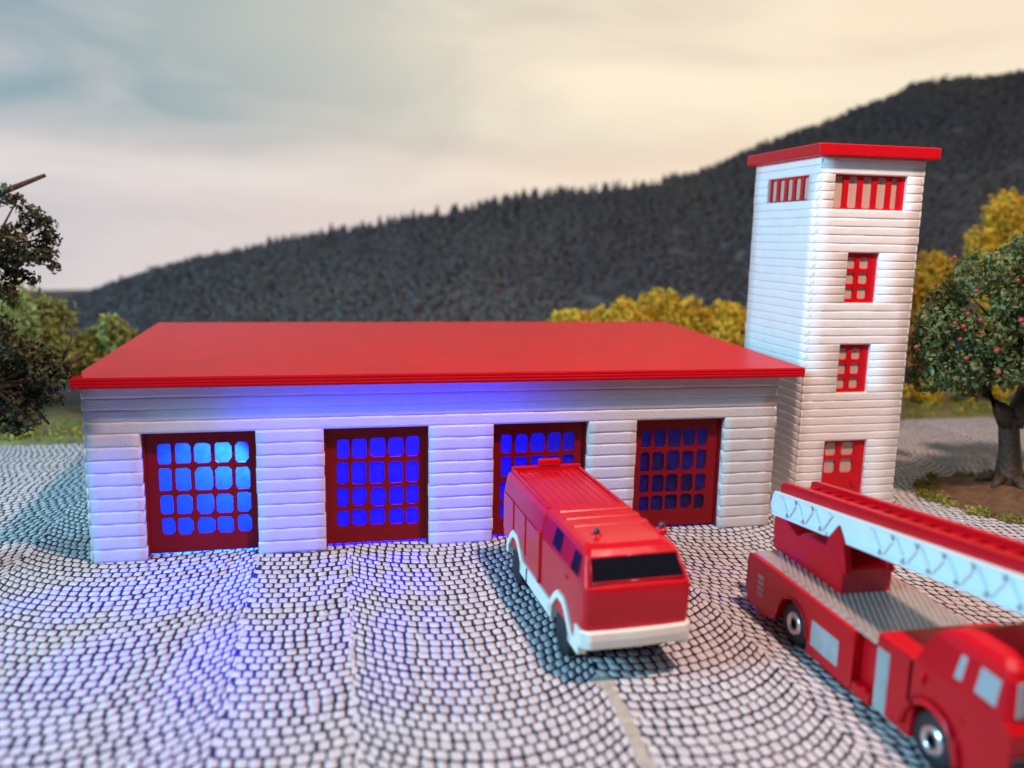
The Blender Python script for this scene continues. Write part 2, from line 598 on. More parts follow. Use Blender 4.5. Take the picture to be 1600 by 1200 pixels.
    for i in range(n + 1):
        t = i / n
        y = -8.05 - 5.6 * t
        xc = 11.83 - 0.10 * t + 0.05 * math.sin(9 * t) + random.uniform(-0.03, 0.03)
        wd = 0.07 + 0.05 * math.sin(3.1 * t + 0.4) + random.uniform(-0.02, 0.035) + (0.09 if t < 0.06 else 0)
        pl.append((xc - wd, y))
        pr_.append((xc + wd, y))
    for i in range(n):
        q = [pl[i], pr_[i], pr_[i + 1], pl[i + 1]]
        m.prism([(a, b, -0.03) for a, b in q], [(a, b, 0.006) for a, b in q])
    me = bpy.data.meshes.new('seam_strip')
    vs = [(a, b, 0.006) for a, b in pl] + [(a, b, 0.006) for a, b in pr_]
    vs += [(a - 0.02, b, -0.03) for a, b in pl] + [(a + 0.02, b, -0.03) for a, b in pr_]
    k = n + 1
    fs = []
    for i in range(n):
        fs += [(i, i + 1, k + i + 1, k + i), (2 * k + i, 2 * k + i + 1, i + 1, i), (k + i, k + i + 1, 3 * k + i + 1, 3 * k + i)]
    me.from_pydata(vs, [], fs)
    link('seam_strip', me, M['seam'], gr)
    return gr
build_ground()

RIDGE = [(-90, -9), (-60, -5), (-40, -2.5), (-27, -0.8), (-20, 1.0), (-16.7, 2.6), (-12.8, 4.1), (-8.8, 5.6), (-5.4, 6.6), (-0.7, 7.6), (4, 8.5), (8.8, 9.5), (13.8, 10.7),
         (18.8, 11.7), (23.3, 12.7), (28.5, 13.6), (33.9, 14.1), (38.7, 14.7), (42.9, 15.4), (45, 16.2), (48.5, 17.8), (51.3, 19.1), (54.9, 20.3),
         (58.5, 21.4), (61.4, 22.7), (65.9, 24.6), (68, 25.8), (71.9, 26.8), (76.7, 27.0), (81.5, 27.9), (95, 30), (130, 33)]
RX = np.array([p[0] for p in RIDGE])
RZ = np.array([p[1] for p in RIDGE])
def hill_z(x, y):
    rz = np.interp(x, RX, RZ)
    t = (y - 26.0) / 34.0
    if t <= 1:
        s = max(t, 0.0)
        s = s * s * (3 - 2 * s) * 0.45 + s * 0.55
        zz = -1.0 + (rz + 1.0) * s
    else:
        zz = rz - (t - 1) * 9
    return zz + 0.7 * mnoise.noise(Vector((x * 0.09, y * 0.12, 1.3))) * min(max(t, 0) * 2, 1) * (0.35 if t > 0.85 else 1)

def build_hill():
    xs = np.arange(-70, 126, 2.5)
    ys = np.arange(24, 84, 2.0)
    vs = [(x, y, hill_z(x, y) - 0.25) for y in ys for x in xs]
    nx = len(xs)
    fs = [(j * nx + i, j * nx + i + 1, (j + 1) * nx + i + 1, (j + 1) * nx + i) for j in range(len(ys) - 1) for i in range(nx - 1)]
    me = bpy.data.meshes.new('hillside')
    me.from_pydata(vs, [], fs)
    tag(link('hillside', me, M['hill'], None, True), 'long wooded hill rising to the right behind the station', None, None, 'structure')
    # tree crowns of the wood: lumpy broadleaf crowns and spiky conifers along the crest
    bm = bmesh.new()
    bmesh.ops.create_icosphere(bm, subdivisions=1, radius=1)
    iv = np.array([v.co[:] for v in bm.verts])
    fi = np.array([[v.index for v in f.verts] for f in bm.faces])
    bm.free()
    shapes = []
    for k in range(10):
        vv = iv.copy()
        for i, p in enumerate(vv):
            q = Vector(p)
            vv[i] = p * (1 + 0.38 * mnoise.noise(q * 1.6 + Vector((k * 7, 0, 0))) + 0.25 * mnoise.noise(q * 3.7 + Vector((0, k * 5, 0))))
        shapes.append(vv)
    cone_v, cone_f = [], []
    tiers = ((0.0, 0.50, 0.55), (0.30, 0.40, 0.55), (0.62, 0.24, 0.48))
    for z0, r, hh in tiers:
        b = len(cone_v)
        cone_v += [(r * (1 if k % 2 else 0.72) * math.cos(2 * math.pi * k / 9), r * (1 if k % 2 else 0.72) * math.sin(2 * math.pi * k / 9), z0) for k in range(9)] + [(0, 0, z0 + hh)]
        cone_f += [(b + k, b + (k + 1) % 9, b + 9) for k in range(9)]
    cone_v = np.array(cone_v)
    cone_f = np.array(cone_f)
    V, F = [], []
    nv = 0
    cs, rs = [], []
    for _ in range(17000):
        x = rng.uniform(-40, 112)
        t = rng.uniform(0.02, 1.03) ** 0.85
        y = 26 + 34 * t
        r = rng.uniform(0.34, 0.62) * (0.7 + 0.4 * t)
        z = hill_z(x, y)
        if t > 0.93 and x < 40:
            continue
        cs.append((x, y, z - 0.05 * r))
        rs.append(r)
        p = shapes[rng.integers(10)] * r * 0.72 + np.array([x, y, z - 0.15 * r])
        V.append(p)
        F.append(fi + nv)
        nv += len(p)
    lv, lf, ls = flakes(cs, rs, 150000, 0.30, 1.0, 0.75, 0.5)
    V.append(lv)
    F.append(lf.reshape(-1, 3) + nv)
    nv += len(lv)
    for _ in range(1100):
        x = rng.uniform(-40, 47)
        t = rng.uniform(0.78, 1.02)
        y = 26 + 34 * t
        s = rng.uniform(0.5, 0.85) * (1.15 if x > 0 else 0.85)
        z = hill_z(x, y) - 0.25
        p = cone_v * np.array([s * 1.05, s * 1.05, s * rng.uniform(0.9, 1.35)]) + np.array([x, y, z])
        V.append(p)
        F.append(cone_f + nv)
        nv += len(p)
    V = np.concatenate(V)
    F = np.concatenate(F)
    me = np_mesh('forest', V, F.ravel(), np.full(len(F), 3))
    tag(link('forest', me, M['forest']), 'dark dense wood covering the hill, spruce tips along its crest', 'forest', None, 'stuff')
build_hill()

def clumps(c, rx, ry, rz, n, rmin, rmax):
    out, rad = [], []
    for _ in range(n):
        d = Vector((random.gauss(0, 1), random.gauss(0, 1), random.gauss(0, 1))).normalized()
        k = random.uniform(0.55, 0.95)
        r = random.uniform(rmin, rmax)
        out.append((c[0] + d.x * (rx - r) * k, c[1] + d.y * (ry - r) * k, c[2] + d.z * (rz - r) * k))
        rad.append(r)
    return out, rad

def bush(name, x, y, z0, rx, rz, m, label, cat, group, n=44, leaves=8500, size=0.26, ry=None, trunk_r=0.16):
    root = tag(empty(name, (x, y, 0)), label, cat, group)
    ry = ry or rx * 0.8
    cs, rs = clumps((0, 0, z0 + rz), rx, ry, rz, n, rx * 0.24, rx * 0.42)
    V, F, S = flakes(cs, rs, leaves, size, 0.95, 0.35)
    link('crown', np_mesh('crown', V, F, S), m, root)
    t = MB()
    t.tube([(0, 0, -0.3), (0.05, 0, z0 * 0.5 + 0.3), (0.02, 0.03, z0 + rz * 0.8)], [trunk_r * 1.3, trunk_r, trunk_r * 0.6], 7)
    for k in range(5):
        c = cs[k]
        t.tube([(0.02, 0.02, z0 + rz * 0.4), (c[0] * 0.5, c[1] * 0.5, (z0 + rz * 0.5 + c[2]) * 0.5), c], [trunk_r * 0.6, trunk_r * 0.4, trunk_r * 0.15], 5)
    t.build('trunk', M['bark'], root, smooth=True)
    return root

YG = 'yellow autumn trees behind the station'
bush('autumn_tree', 19.2, 20.2, 0.3, 2.7, 2.75, M['leaf_yellow'], 'low yellow autumn tree at the left end of the row seen over the red roof', 'tree', YG)
bush('autumn_tree', 21.9, 19.6, 0.3, 2.6, 3.1, M['leaf_yellow'], 'yellow autumn tree between the lowest one and the tallest over the roof', 'tree', YG)
bush('autumn_tree', 25.0, 20.6, 0.4, 3.0, 3.45, M['leaf_yellow'], 'tallest round yellow autumn tree showing over the red roof', 'tree', YG, 34, 7000)
bush('autumn_tree', 28.4, 19.8, 0.3, 3.0, 3.0, M['leaf_yellow'], 'yellow autumn tree next to the left face of the tower', 'tree', YG)
RG = 'ochre autumn trees right of the tower'
bush('autumn_tree', 37.2, 19.5, 0.8, 2.3, 3.9, M['leaf_ochre'], 'ochre autumn tree between the tower and the fruit tree', 'tree', RG, 34, 7000)
bush('autumn_tree', 41.0, 20.0, 0.8, 2.5, 4.4, M['leaf_ochre'], 'ochre autumn tree half hidden behind the fruit tree crown', 'tree', RG, 34, 7000)
bush('autumn_tree', 45.6, 19.5, 2.0, 3.0, 5.6, M['leaf_yellow'], 'tall bright yellow autumn tree at the right edge above the fruit tree', 'tree', RG, 44, 9000)
LG = 'pale green trees left of the station'
bush('green_tree', -7.6, 18.0, 0.6, 3.7, 3.3, M['leaf_olive'], 'large pale green tree at the left edge behind the dark branches', 'tree', LG, 40, 9000)
bush('green_tree', -4.0, 18.6, 0.4, 1.9, 2.6, M['leaf_olive'], 'smaller pale green tree beside the left corner of the red roof', 'tree', LG, 26, 5200)
bush('green_tree', -12.5, 18.5, 0.4, 3.2, 2.9, M['leaf_olive'], 'pale green tree standing farthest left at the verge', 'tree', LG, 26, 5200)
SG = 'low yellow shrubs along the verge'
for x, r, h, lab in ((34.6, 1.0, 0.95, 'low yellow shrub at the verge just right of the tower foot'), (36.6, 1.1, 1.05, 'low yellow shrub at the verge, second from the tower'),
                     (38.8, 1.2, 0.95, 'low yellow shrub at the verge left of the fruit tree trunk'), (41.2, 1.2, 1.15, 'low yellow shrub at the verge behind the fruit tree trunk'),
                     (43.6, 1.3, 1.1, 'low yellow shrub at the verge at the right edge')):
    bush('shrub', x, 16.7, 0.0, r, h, M['leaf_yellow'], lab, 'shrub', SG, 12, 1500, 0.2, trunk_r=0.06)

def build_verge():
    xs = np.arange(-45, 75, 1.5)
    vs, fs = [], []
    prof = ((14.0, -0.03), (14.15, 0.10), (15.2, 0.22), (17.5, 0.30), (21, 0.2), (25.5, -0.4))
    for x in xs:
        for k, (y, z) in enumerate(prof):
            vs.append((x, y + (0.10 * mnoise.noise(Vector((x * 0.7, k, 0))) if k < 3 else 0), z + 0.06 * mnoise.noise(Vector((x * 0.5, y, 2)))))
    n = len(prof)
    for i in range(len(xs) - 1):
        for k in range(n - 1):
            fs.append((i * n + k, (i + 1) * n + k, (i + 1) * n + k + 1, i * n + k + 1))
    me = bpy.data.meshes.new('verge')
    me.from_pydata(vs, [], fs)
    tag(link('verge', me, M['verge'], None, True), 'grassy verge along the far edge of the paving', None, None, 'structure')
    cs = [(rng.uniform(-16, 52), rng.uniform(14.1, 17.5), 0.2) for _ in range(900)]
    V, F, S = flakes(cs, np.full(900, 0.32), 14000, 0.17, 0.9, 0.1)
    tag(link('grass', np_mesh('grass', V, F, S), M['grass']), 'yellowish green grass strip behind the paving', 'grass', None, 'stuff')
build_verge()

# ------------------------------------------------------------------ building pieces
def course(m, p, d, nrm, length, z0, z1, bulge, inset=0.03, seg=8, wob=0.012, profile=None):
    """one rounded moulded course: starts at p, runs along d, bulges along nrm"""
    h = z1 - z0
    prof = ((-inset, -0.004), (bulge * 0.76, -0.004), (bulge * 0.93, h * 0.2), (bulge, h * 0.5), (bulge * 0.92, h * 0.78), (bulge * 0.74, h + 0.004), (-inset, h + 0.004))
    loops = []
    for i in range(seg + 1):
        t = length * i / seg
        e = wob if 0 < i < seg else wob * 1.6
        dz = random.uniform(-e, e) * 0.35
        do = random.uniform(-e, e)
        tt = t + (random.uniform(-e, e) if i in (0, seg) else 0)
        loops.append([(p[0] + d[0] * tt + nrm[0] * (o + (do if o > 0 else 0)), p[1] + d[1] * tt + nrm[1] * (o + (do if o > 0 else 0)), z0 + z + dz) for o, z in prof])
    m.loft(loops)

def oct_pts(cx, cz, w_, h_, irr, seed):
    rr = random.Random(seed)
    out = []
    hx, hz = w_ / 2, h_ / 2
    for sx, sz, first in ((-1, -1, 0), (1, -1, 1), (1, 1, 0), (-1, 1, 1)):
        c1 = min(hx, hz) * (0.30 + rr.uniform(-0.14, 0.22) * irr)
        c2 = min(hx, hz) * (0.34 + rr.uniform(-0.16, 0.34) * irr)
        a = (cx + sx * (hx - c1), cz + sz * hz)
        b = (cx + sx * hx, cz + sz * (hz - c2))
        out += [b, a] if (sx, sz) in ((1, 1), (-1, -1)) else [a, b]
    return out  # ordered round: starts low left, goes right, up, back

def grid_panel(name, x0, x1, z0, z1, xs, zs, y, thick, m, parent, pane_m, irr=0.0, pane_back=0.0, seed=0, kind_name='pane'):
    """a panel in the xz plane facing -y with a grid of holes (xs, zs: lists of (lo, hi)), and one pane behind every hole"""
    mb = MB()
    ex = [x0] + [(xs[i][1] + xs[i + 1][0]) / 2 for i in range(len(xs) - 1)] + [x1]
    ez = [z0] + [(zs[i][1] + zs[i + 1][0]) / 2 for i in range(len(zs) - 1)] + [z1]
    rr = random.Random(seed + 99)
    panes = []
    for i, (xa, xb) in enumerate(xs):
        for j, (za, zb) in enumerate(zs):
            j1 = irr * 0.018
            pts = oct_pts((xa + xb) / 2 + rr.uniform(-j1, j1), (za + zb) / 2 + rr.uniform(-j1, j1), (xb - xa) * (1 + rr.uniform(-0.04, 0.04) * irr),
                          (zb - za) * (1 + rr.uniform(-0.03, 0.03) * irr), irr, seed + i * 31 + j)
            a0, a1, b0, b1 = ex[i], ex[i + 1], ez[j], ez[j + 1]
            # outer loop with eight points matched to the eight of the hole
            outer = [(a0, pts[0][1]), (pts[1][0], b0), (pts[2][0], b0), (a1, pts[3][1]), (a1, pts[4][1]), (pts[5][0], b1), (pts[6][0], b1), (a0, pts[7][1])]
            corners = {0: (a0, b0), 2: (a1, b0), 4: (a1, b1), 6: (a0, b1)}
            for yy in (y, y + thick):
                vs = [(p[0], yy, p[1]) for p in pts] + [(p[0], yy, p[1]) for p in outer]
                fs = []
                for k in range(8):
                    fs.append((k, (k + 1) % 8, 8 + (k + 1) % 8, 8 + k))
                for k, cpt in corners.items():
                    vs.append((cpt[0], yy, cpt[1]))
                    fs.append((8 + k, len(vs) - 1, 8 + (k + 1) % 8))
                mb.add(vs, fs)
            vs = [(p[0], y, p[1]) for p in pts] + [(p[0], y + thick, p[1]) for p in pts]
            mb.add(vs, [(k, (k + 1) % 8, 8 + (k + 1) % 8, 8 + k) for k in range(8)])
            panes.append(pts)
    # outer rim
    q = [(x0, z0), (x1, z0), (x1, z1), (x0, z1)]
    vs = [(a, y, b) for a, b in q] + [(a, y + thick, b) for a, b in q]
    mb.add(vs, [(k, (k + 1) % 4, 4 + (k + 1) % 4, 4 + k) for k in range(4)])
    me = bpy.data.meshes.new(name)
    me.from_pydata(mb.v, [], mb.f)
    o = link(name, me, m, parent)
    yb = y + thick + pane_back + 0.004
    for pts in panes:
        cx = sum(p[0] for p in pts) / 8
        cz = sum(p[1] for p in pts) / 8
        q = [(p[0] + (0.025 if p[0] > cx else -0.025), p[1] + (0.025 if p[1] > cz else -0.025)) for p in pts]
        a = [(u - cx, 0, v - cz) for u, v in q]
        b = [(u - cx, 0.012, v - cz) for u, v in q]
        ob = MB().add(a, [tuple(range(8))]).build(kind_name, pane_m, o)   # a cut piece of thin film
        ob.location = (cx, yb, cz)
    return o

# ------------------------------------------------------------------ the garage hall
W, H, D = 20.0, 4.905, 10.4
def build_station():
    st = tag(empty('fire_station', (0, 0, 0)), 'long white model fire station with four red gates, flat red roof and blue light inside', 'fire station')
    gates = [(1.36, 4.33), (6.18, 9.13), (11.02, 13.92), (15.43, 18.33)]
    ztop = 3.585
    mb = MB()
    xs = [0.0] + [q for g in gates for q in g] + [W]
    for i in range(0, len(xs), 2):
        mb.box(xs[i] + 0.01, xs[i] + 0.07, 0.05, 0.42, 0, ztop)
        mb.box(xs[i + 1] - 0.07, xs[i + 1] - 0.01, 0.05, 0.42, 0, ztop)
    mb.box(0, 0.3, 0.42, D - 0.3, 0, H + 0.02)
    mb.box(W - 0.3, W, 0.42, D - 0.3, 0, H + 0.02)
    mb.box(0, W, D - 0.3, D, 0, H + 0.25)
    mb.build('wall', M['white_wall'], st)
    ch = ztop / 10
    for i in range(0, len(xs), 2):
        for k in range(10):
            c = MB()
            x0 = xs[i] + random.uniform(-0.012, 0.02)
            x1 = xs[i + 1] + random.uniform(-0.02, 0.012)
            course(c, (x0, 0.03), (1, 0), (0, -1), x1 - x0, k * ch, (k + 1) * ch, 0.030, inset=0.24, seg=6, wob=0.004)
            if i == 0:
                course(c, (0.0, 0.03), (0, 1), (-1, 0), D - 0.1, k * ch, (k + 1) * ch, 0.062, seg=10)
            if i == len(xs) - 2:
                course(c, (W, 0.03), (0, 1), (1, 0), D - 0.1, k * ch, (k + 1) * ch, 0.062, seg=10)
            c.build('siding_course', M['white_course'], st, smooth=True)
    n = 4
    lh = (H - ztop - 0.01) / n
    for k in range(n):
        c = MB()
        z0 = ztop + k * lh
        course(c, (0.0, 0.03), (1, 0), (0, -1), W, z0, z0 + lh, 0.010, inset=0.2, seg=40, wob=0.0015)
        course(c, (0.0, 0.03), (0, 1), (-1, 0), D - 0.1, z0, z0 + lh, 0.062, seg=10)
        course(c, (W, 0.03), (0, 1), (1, 0), D - 0.1, z0, z0 + lh, 0.062, seg=10)
        c.build('siding_course', M['white_course'], st, smooth=True)
    # roof slab, slightly rising to the back
    r = MB()
    z0, z1, t = 4.905, 5.195, 0.293
    a = [(-0.133, -0.45, z0), (20.64, -0.45, z0), (20.64, 10.77, z1), (-0.133, 10.77, z1)]
    r.prism(a, [(p[0], p[1], p[2] + t) for p in a])
    r.build('roof', M['red_roof'], st, bevel=0.025)
    e = MB()
    for k in range(3):
        zz = z0 + 0.05 + k * 0.085
        e.box(-0.139, 20.646, -0.458, -0.40, zz, zz + 0.05)
    e.build('roof_edge', M['red_trim'], st, bevel=0.012)
    # gates: the pane grid sits a little off centre as seen
    for gi, (g0, g1) in enumerate(gates):
        root_pts = []
        pw = [0.31, 0.38, 0.42, 0.40, 0.34]
        gap = 0.085
        tot = sum(pw) + gap * 4
        left = {0: 0.36, 1: 0.34, 2: 0.30, 3: 0.30}[gi]
        x = g0 + left
        xs_ = []
        k = (g1 - g0 - left - {0: 0.22, 1: 0.26, 2: 0.33, 3: 0.40}[gi]) / tot
        for q in pw:
            xs_.append((x, x + q * k))
            x += (q + gap) * k
        zs_ = [(0.58, 1.07), (1.17, 1.74), (1.85, 2.50), (2.62, 3.20)]
        d = grid_panel('garage_gate', g0 - 0.02, g1 + 0.02, 0.07, ztop + 0.02, xs_, zs_, 0.34, 0.07, M['red_door'], st, M['garage_pane'], 1.0, 0.0, gi * 200 + 5, 'window_pane')
        # the gate stands inside the opening: thin red jambs and head behind the wall face
        j = MB()
        j.box(g0 - 0.02, g0 + 0.05, 0.25, 0.338, 0.02, ztop + 0.01)
        j.box(g1 - 0.05, g1 + 0.02, 0.25, 0.338, 0.02, ztop + 0.01)
        j.box(g0 + 0.05, g1 - 0.05, 0.25, 0.338, ztop - 0.06, ztop + 0.01)
        j.build('gate_frame', M['red_door'], d, bevel=0.012)
    return st
build_station()

# ------------------------------------------------------------------ the tower
def build_tower():
    TX, TY, TW, TD, TH = 21.59, 1.123, 3.70, 4.20, 11.68
    tw = tag(empty('hose_tower', (TX, TY, 0)), 'tall white ribbed tower with flat red roof standing right of the long hall', 'tower')
    # openings in the front (x0, x1, z0, z1), local
    front = [(0.52, 3.10, 10.17, 11.13), (1.19, 2.34, 7.18, 8.78), (1.19, 2.34, 4.14, 5.72), (0.93, 2.53, 0.0, 2.42)]
    side = [(0.65, 3.27, 10.19, 11.17)]          # on the left face, along y
    nz = 43
    ch = TH / nz
    def snap(z):
        return round(z / ch)
    fr = [(a, b, snap(z0), snap(z1)) for a, b, z0, z1 in front]
    sd = [(a, b, snap(z0), snap(z1)) for a, b, z0, z1 in side]
    th = 0.16
    wl = MB()
    def spans(k, ops, total):
        cuts = sorted((a, b) for a, b, k0, k1 in ops if k0 <= k < k1)
        out, x = [], 0.0
        for a, b in cuts:
            out.append((x, a))
            x = b
        out.append((x, total))
        return out
    # wall core built in level bands between opening limits
    lev = sorted({0, nz} | {q for o in fr + sd for q in o[2:]})
    for k0, k1 in zip(lev[:-1], lev[1:]):
        z0, z1 = k0 * ch, k1 * ch
        for a, b in spans(k0, fr, TW):
            wl.box(a, b, 0, th, z0, z1)
        for a, b in spans(k0, sd, TD):
            a2, b2 = max(a, th), min(b, TD - th)
            wl.box(0, th, a2, b2, z0, z1)
        wl.box(TW - th, TW, th, TD - th, z0, z1)
        wl.box(0, TW, TD - th, TD, z0, z1)
    wl.build('wall', M['white_tower'], tw)
    for k in range(nz):
        c = MB()
        z0, z1 = k * ch, (k + 1) * ch
        fs_, ss_ = spans(k, fr, TW), spans(k, sd, TD)
        for q, (a, b) in enumerate(fs_):
            w2 = b - a
            m_ = c if q == 0 else MB()
            course(m_, (a, 0), (1, 0), (0, -1), w2, z0, z1, 0.024, seg=max(2, int(w2 * 2)), wob=0.002)
            if q and q < len(fs_) - 1:
                m_.build('siding_course', M['white_tower'], tw, smooth=True)
            elif q:
                last = m_
        if len(fs_) == 1:
            last = c
        for q, (a, b) in enumerate(ss_):
            course(c if q == 0 else last, (0, a), (0, 1), (-1, 0), b - a, z0, z1, 0.012, seg=max(2, int((b - a) * 2)), wob=0.002) if q == 0 else course(back, (0, a), (0, 1), (-1, 0), b - a, z0, z1, 0.018, seg=2, wob=0.007)
            if q == 0:
                back = MB() if len(ss_) > 1 else c
        course(last, (TW, 0), (0, 1), (1, 0), TD, z0, z1, 0.030, seg=6, wob=0.009)
        course(back if len(ss_) > 1 else last, (0, TD), (1, 0), (0, 1), TW, z0, z1, 0.030, seg=6, wob=0.009)
        # rounded corner beads tie the bands together
        for (cx, cy) in ((0, 0), (TW, 0)):
            (c if cx == 0 else last).lathe_z([(0.02, 0.0), (0.030, ch * 0.1), (0.040, ch * 0.35), (0.040, ch * 0.65), (0.028, ch * 0.93), (0.02, ch)], (cx + (0.012 if cx == 0 else -0.012), cy + 0.012, z0), 10)
        for m_ in {id(q): q for q in (c, last, back)}.values():
            m_.build('siding_course', M['white_tower'], tw, smooth=True)
    r = MB()
    r.box(-0.27, TW + 0.32, -0.30, TD + 0.25, TH + 0.0, TH + 0.36)
    r.build('roof', M['red_trim'], tw, bevel=0.03)
    # windows
    def zz(o, i):
        return o[i] * ch
    w1 = [(1.19, 2.34), fr[1]], [(1.19, 2.34), fr[2]]
    for (xa, xb), o in w1:
        z0, z1 = zz(o, 2), zz(o, 3)
        hgt = z1 - z0
        xs = [(xa + 0.07, xa + 0.37), (xa + 0.53, xa + 0.86)]
        zs = [(z0 + 0.13 + i * 0.49, z0 + 0.13 + i * 0.49 + 0.37) for i in range(3)]
        grid_panel('window', xa - 0.04, xb + 0.04, z0 - 0.04, z1 + 0.04, xs, zs, 0.09, 0.06, M['red_trim'], tw, M['tower_pane'], 0.15, 0, 3)
    z0, z1 = zz(fr[0], 2), zz(fr[0], 3)
    xs = [(0.56 + i * 0.515, 0.56 + i * 0.515 + 0.325) for i in range(4)] + [(2.62, 2.84)]
    grid_panel('slit_window', 0.48, 3.14, z0 - 0.04, z1 + 0.04, xs, [(z0 + 0.05, z1 - 0.05)], 0.09, 0.06, M['red_trim'], tw, M['tower_pane'], 0.0, 0, 4)
    z0, z1 = zz(fr[3], 2), zz(fr[3], 3)
    d = grid_panel('entrance_door', 0.89, 2.57, 0.03, z1 + 0.04, [(1.06, 1.47), (1.66, 2.13)], [(z1 - 1.16, z1 - 0.68), (z1 - 0.55, z1 - 0.10)], 0.09, 0.06, M['red_trim'], tw, M['tower_pane'], 0.1, 0, 5)
    MB().box(2.13, 2.33, 0.05, 0.0935, 0.80, 1.02).build('lock_plate', M['red_trim'], d, bevel=0.015)
    # the same slit window on the left face (turned a quarter)
    o = sd[0]
    z0, z1 = zz(o, 2), zz(o, 3)
    sl = empty('slit_window', (0, 0, 0))
    xs = [(0.10 + i * 0.515, 0.10 + i * 0.515 + 0.325) for i in range(5)]
    g = grid_panel('slit_window', -0.04, 2.66, z0 - 0.04, z1 + 0.04, xs, [(z0 + 0.05, z1 - 0.05)], 0.09, 0.06, M['red_trim'], tw, M['tower_pane'], 0.0, 0, 6)
    bpy.data.objects.remove(sl)
    g.rotation_euler = (0, 0, R(-90))
    g.location = (0, o[1], 0)
    return tw
build_tower()

# ------------------------------------------------------------------ wheels
def wheel(parent, x, y, z, r, wd, side, style):
    """side -1: outer face to -x"""
    root = empty('wheel', (x, y, z))
    root.parent = parent
    if side > 0:
        root.rotation_euler = (0, 0, math.pi)
    t = MB()
    t.lathe_x([(0, r * 0.62), (0, r * 0.9), (wd * 0.12, r * 0.985), (wd * 0.3, r), (wd * 0.7, r), (wd * 0.9, r * 0.98), (wd, r * 0.9), (wd, r * 0.3)])
    # groove in the tread
    t.build('tyre', M['rubber'], root, smooth=True, bevel=0)
    if style == 'die':
        h = MB()
        h.lathe_x([(0.05, 0.02), (0.05, r * 0.24), (-0.009, r * 0.26), (-0.045, r * 0.42), (-0.02, r * 0.52), (0.01, r * 0.56), (0.02, r * 0.63), (0.08, r * 0.63)])
        h.build('rim', M['chrome'], root, smooth=True)
        k = MB()
        k.lathe_x([(0.045, r * 0.02), (0.0, r * 0.02), (0.0, r * 0.17), (0.048, r * 0.2)])
        k.build('axle_end', M['dark'], root, smooth=True)
    else:
        h = MB()
        h.lathe_x([(0.06, 0.01), (0.04, r * 0.2), (0.01, r * 0.26), (0.05, r * 0.36), (0.06, r * 0.63)])
        h.build('rim', M['rubber'], root, smooth=True)
    return root

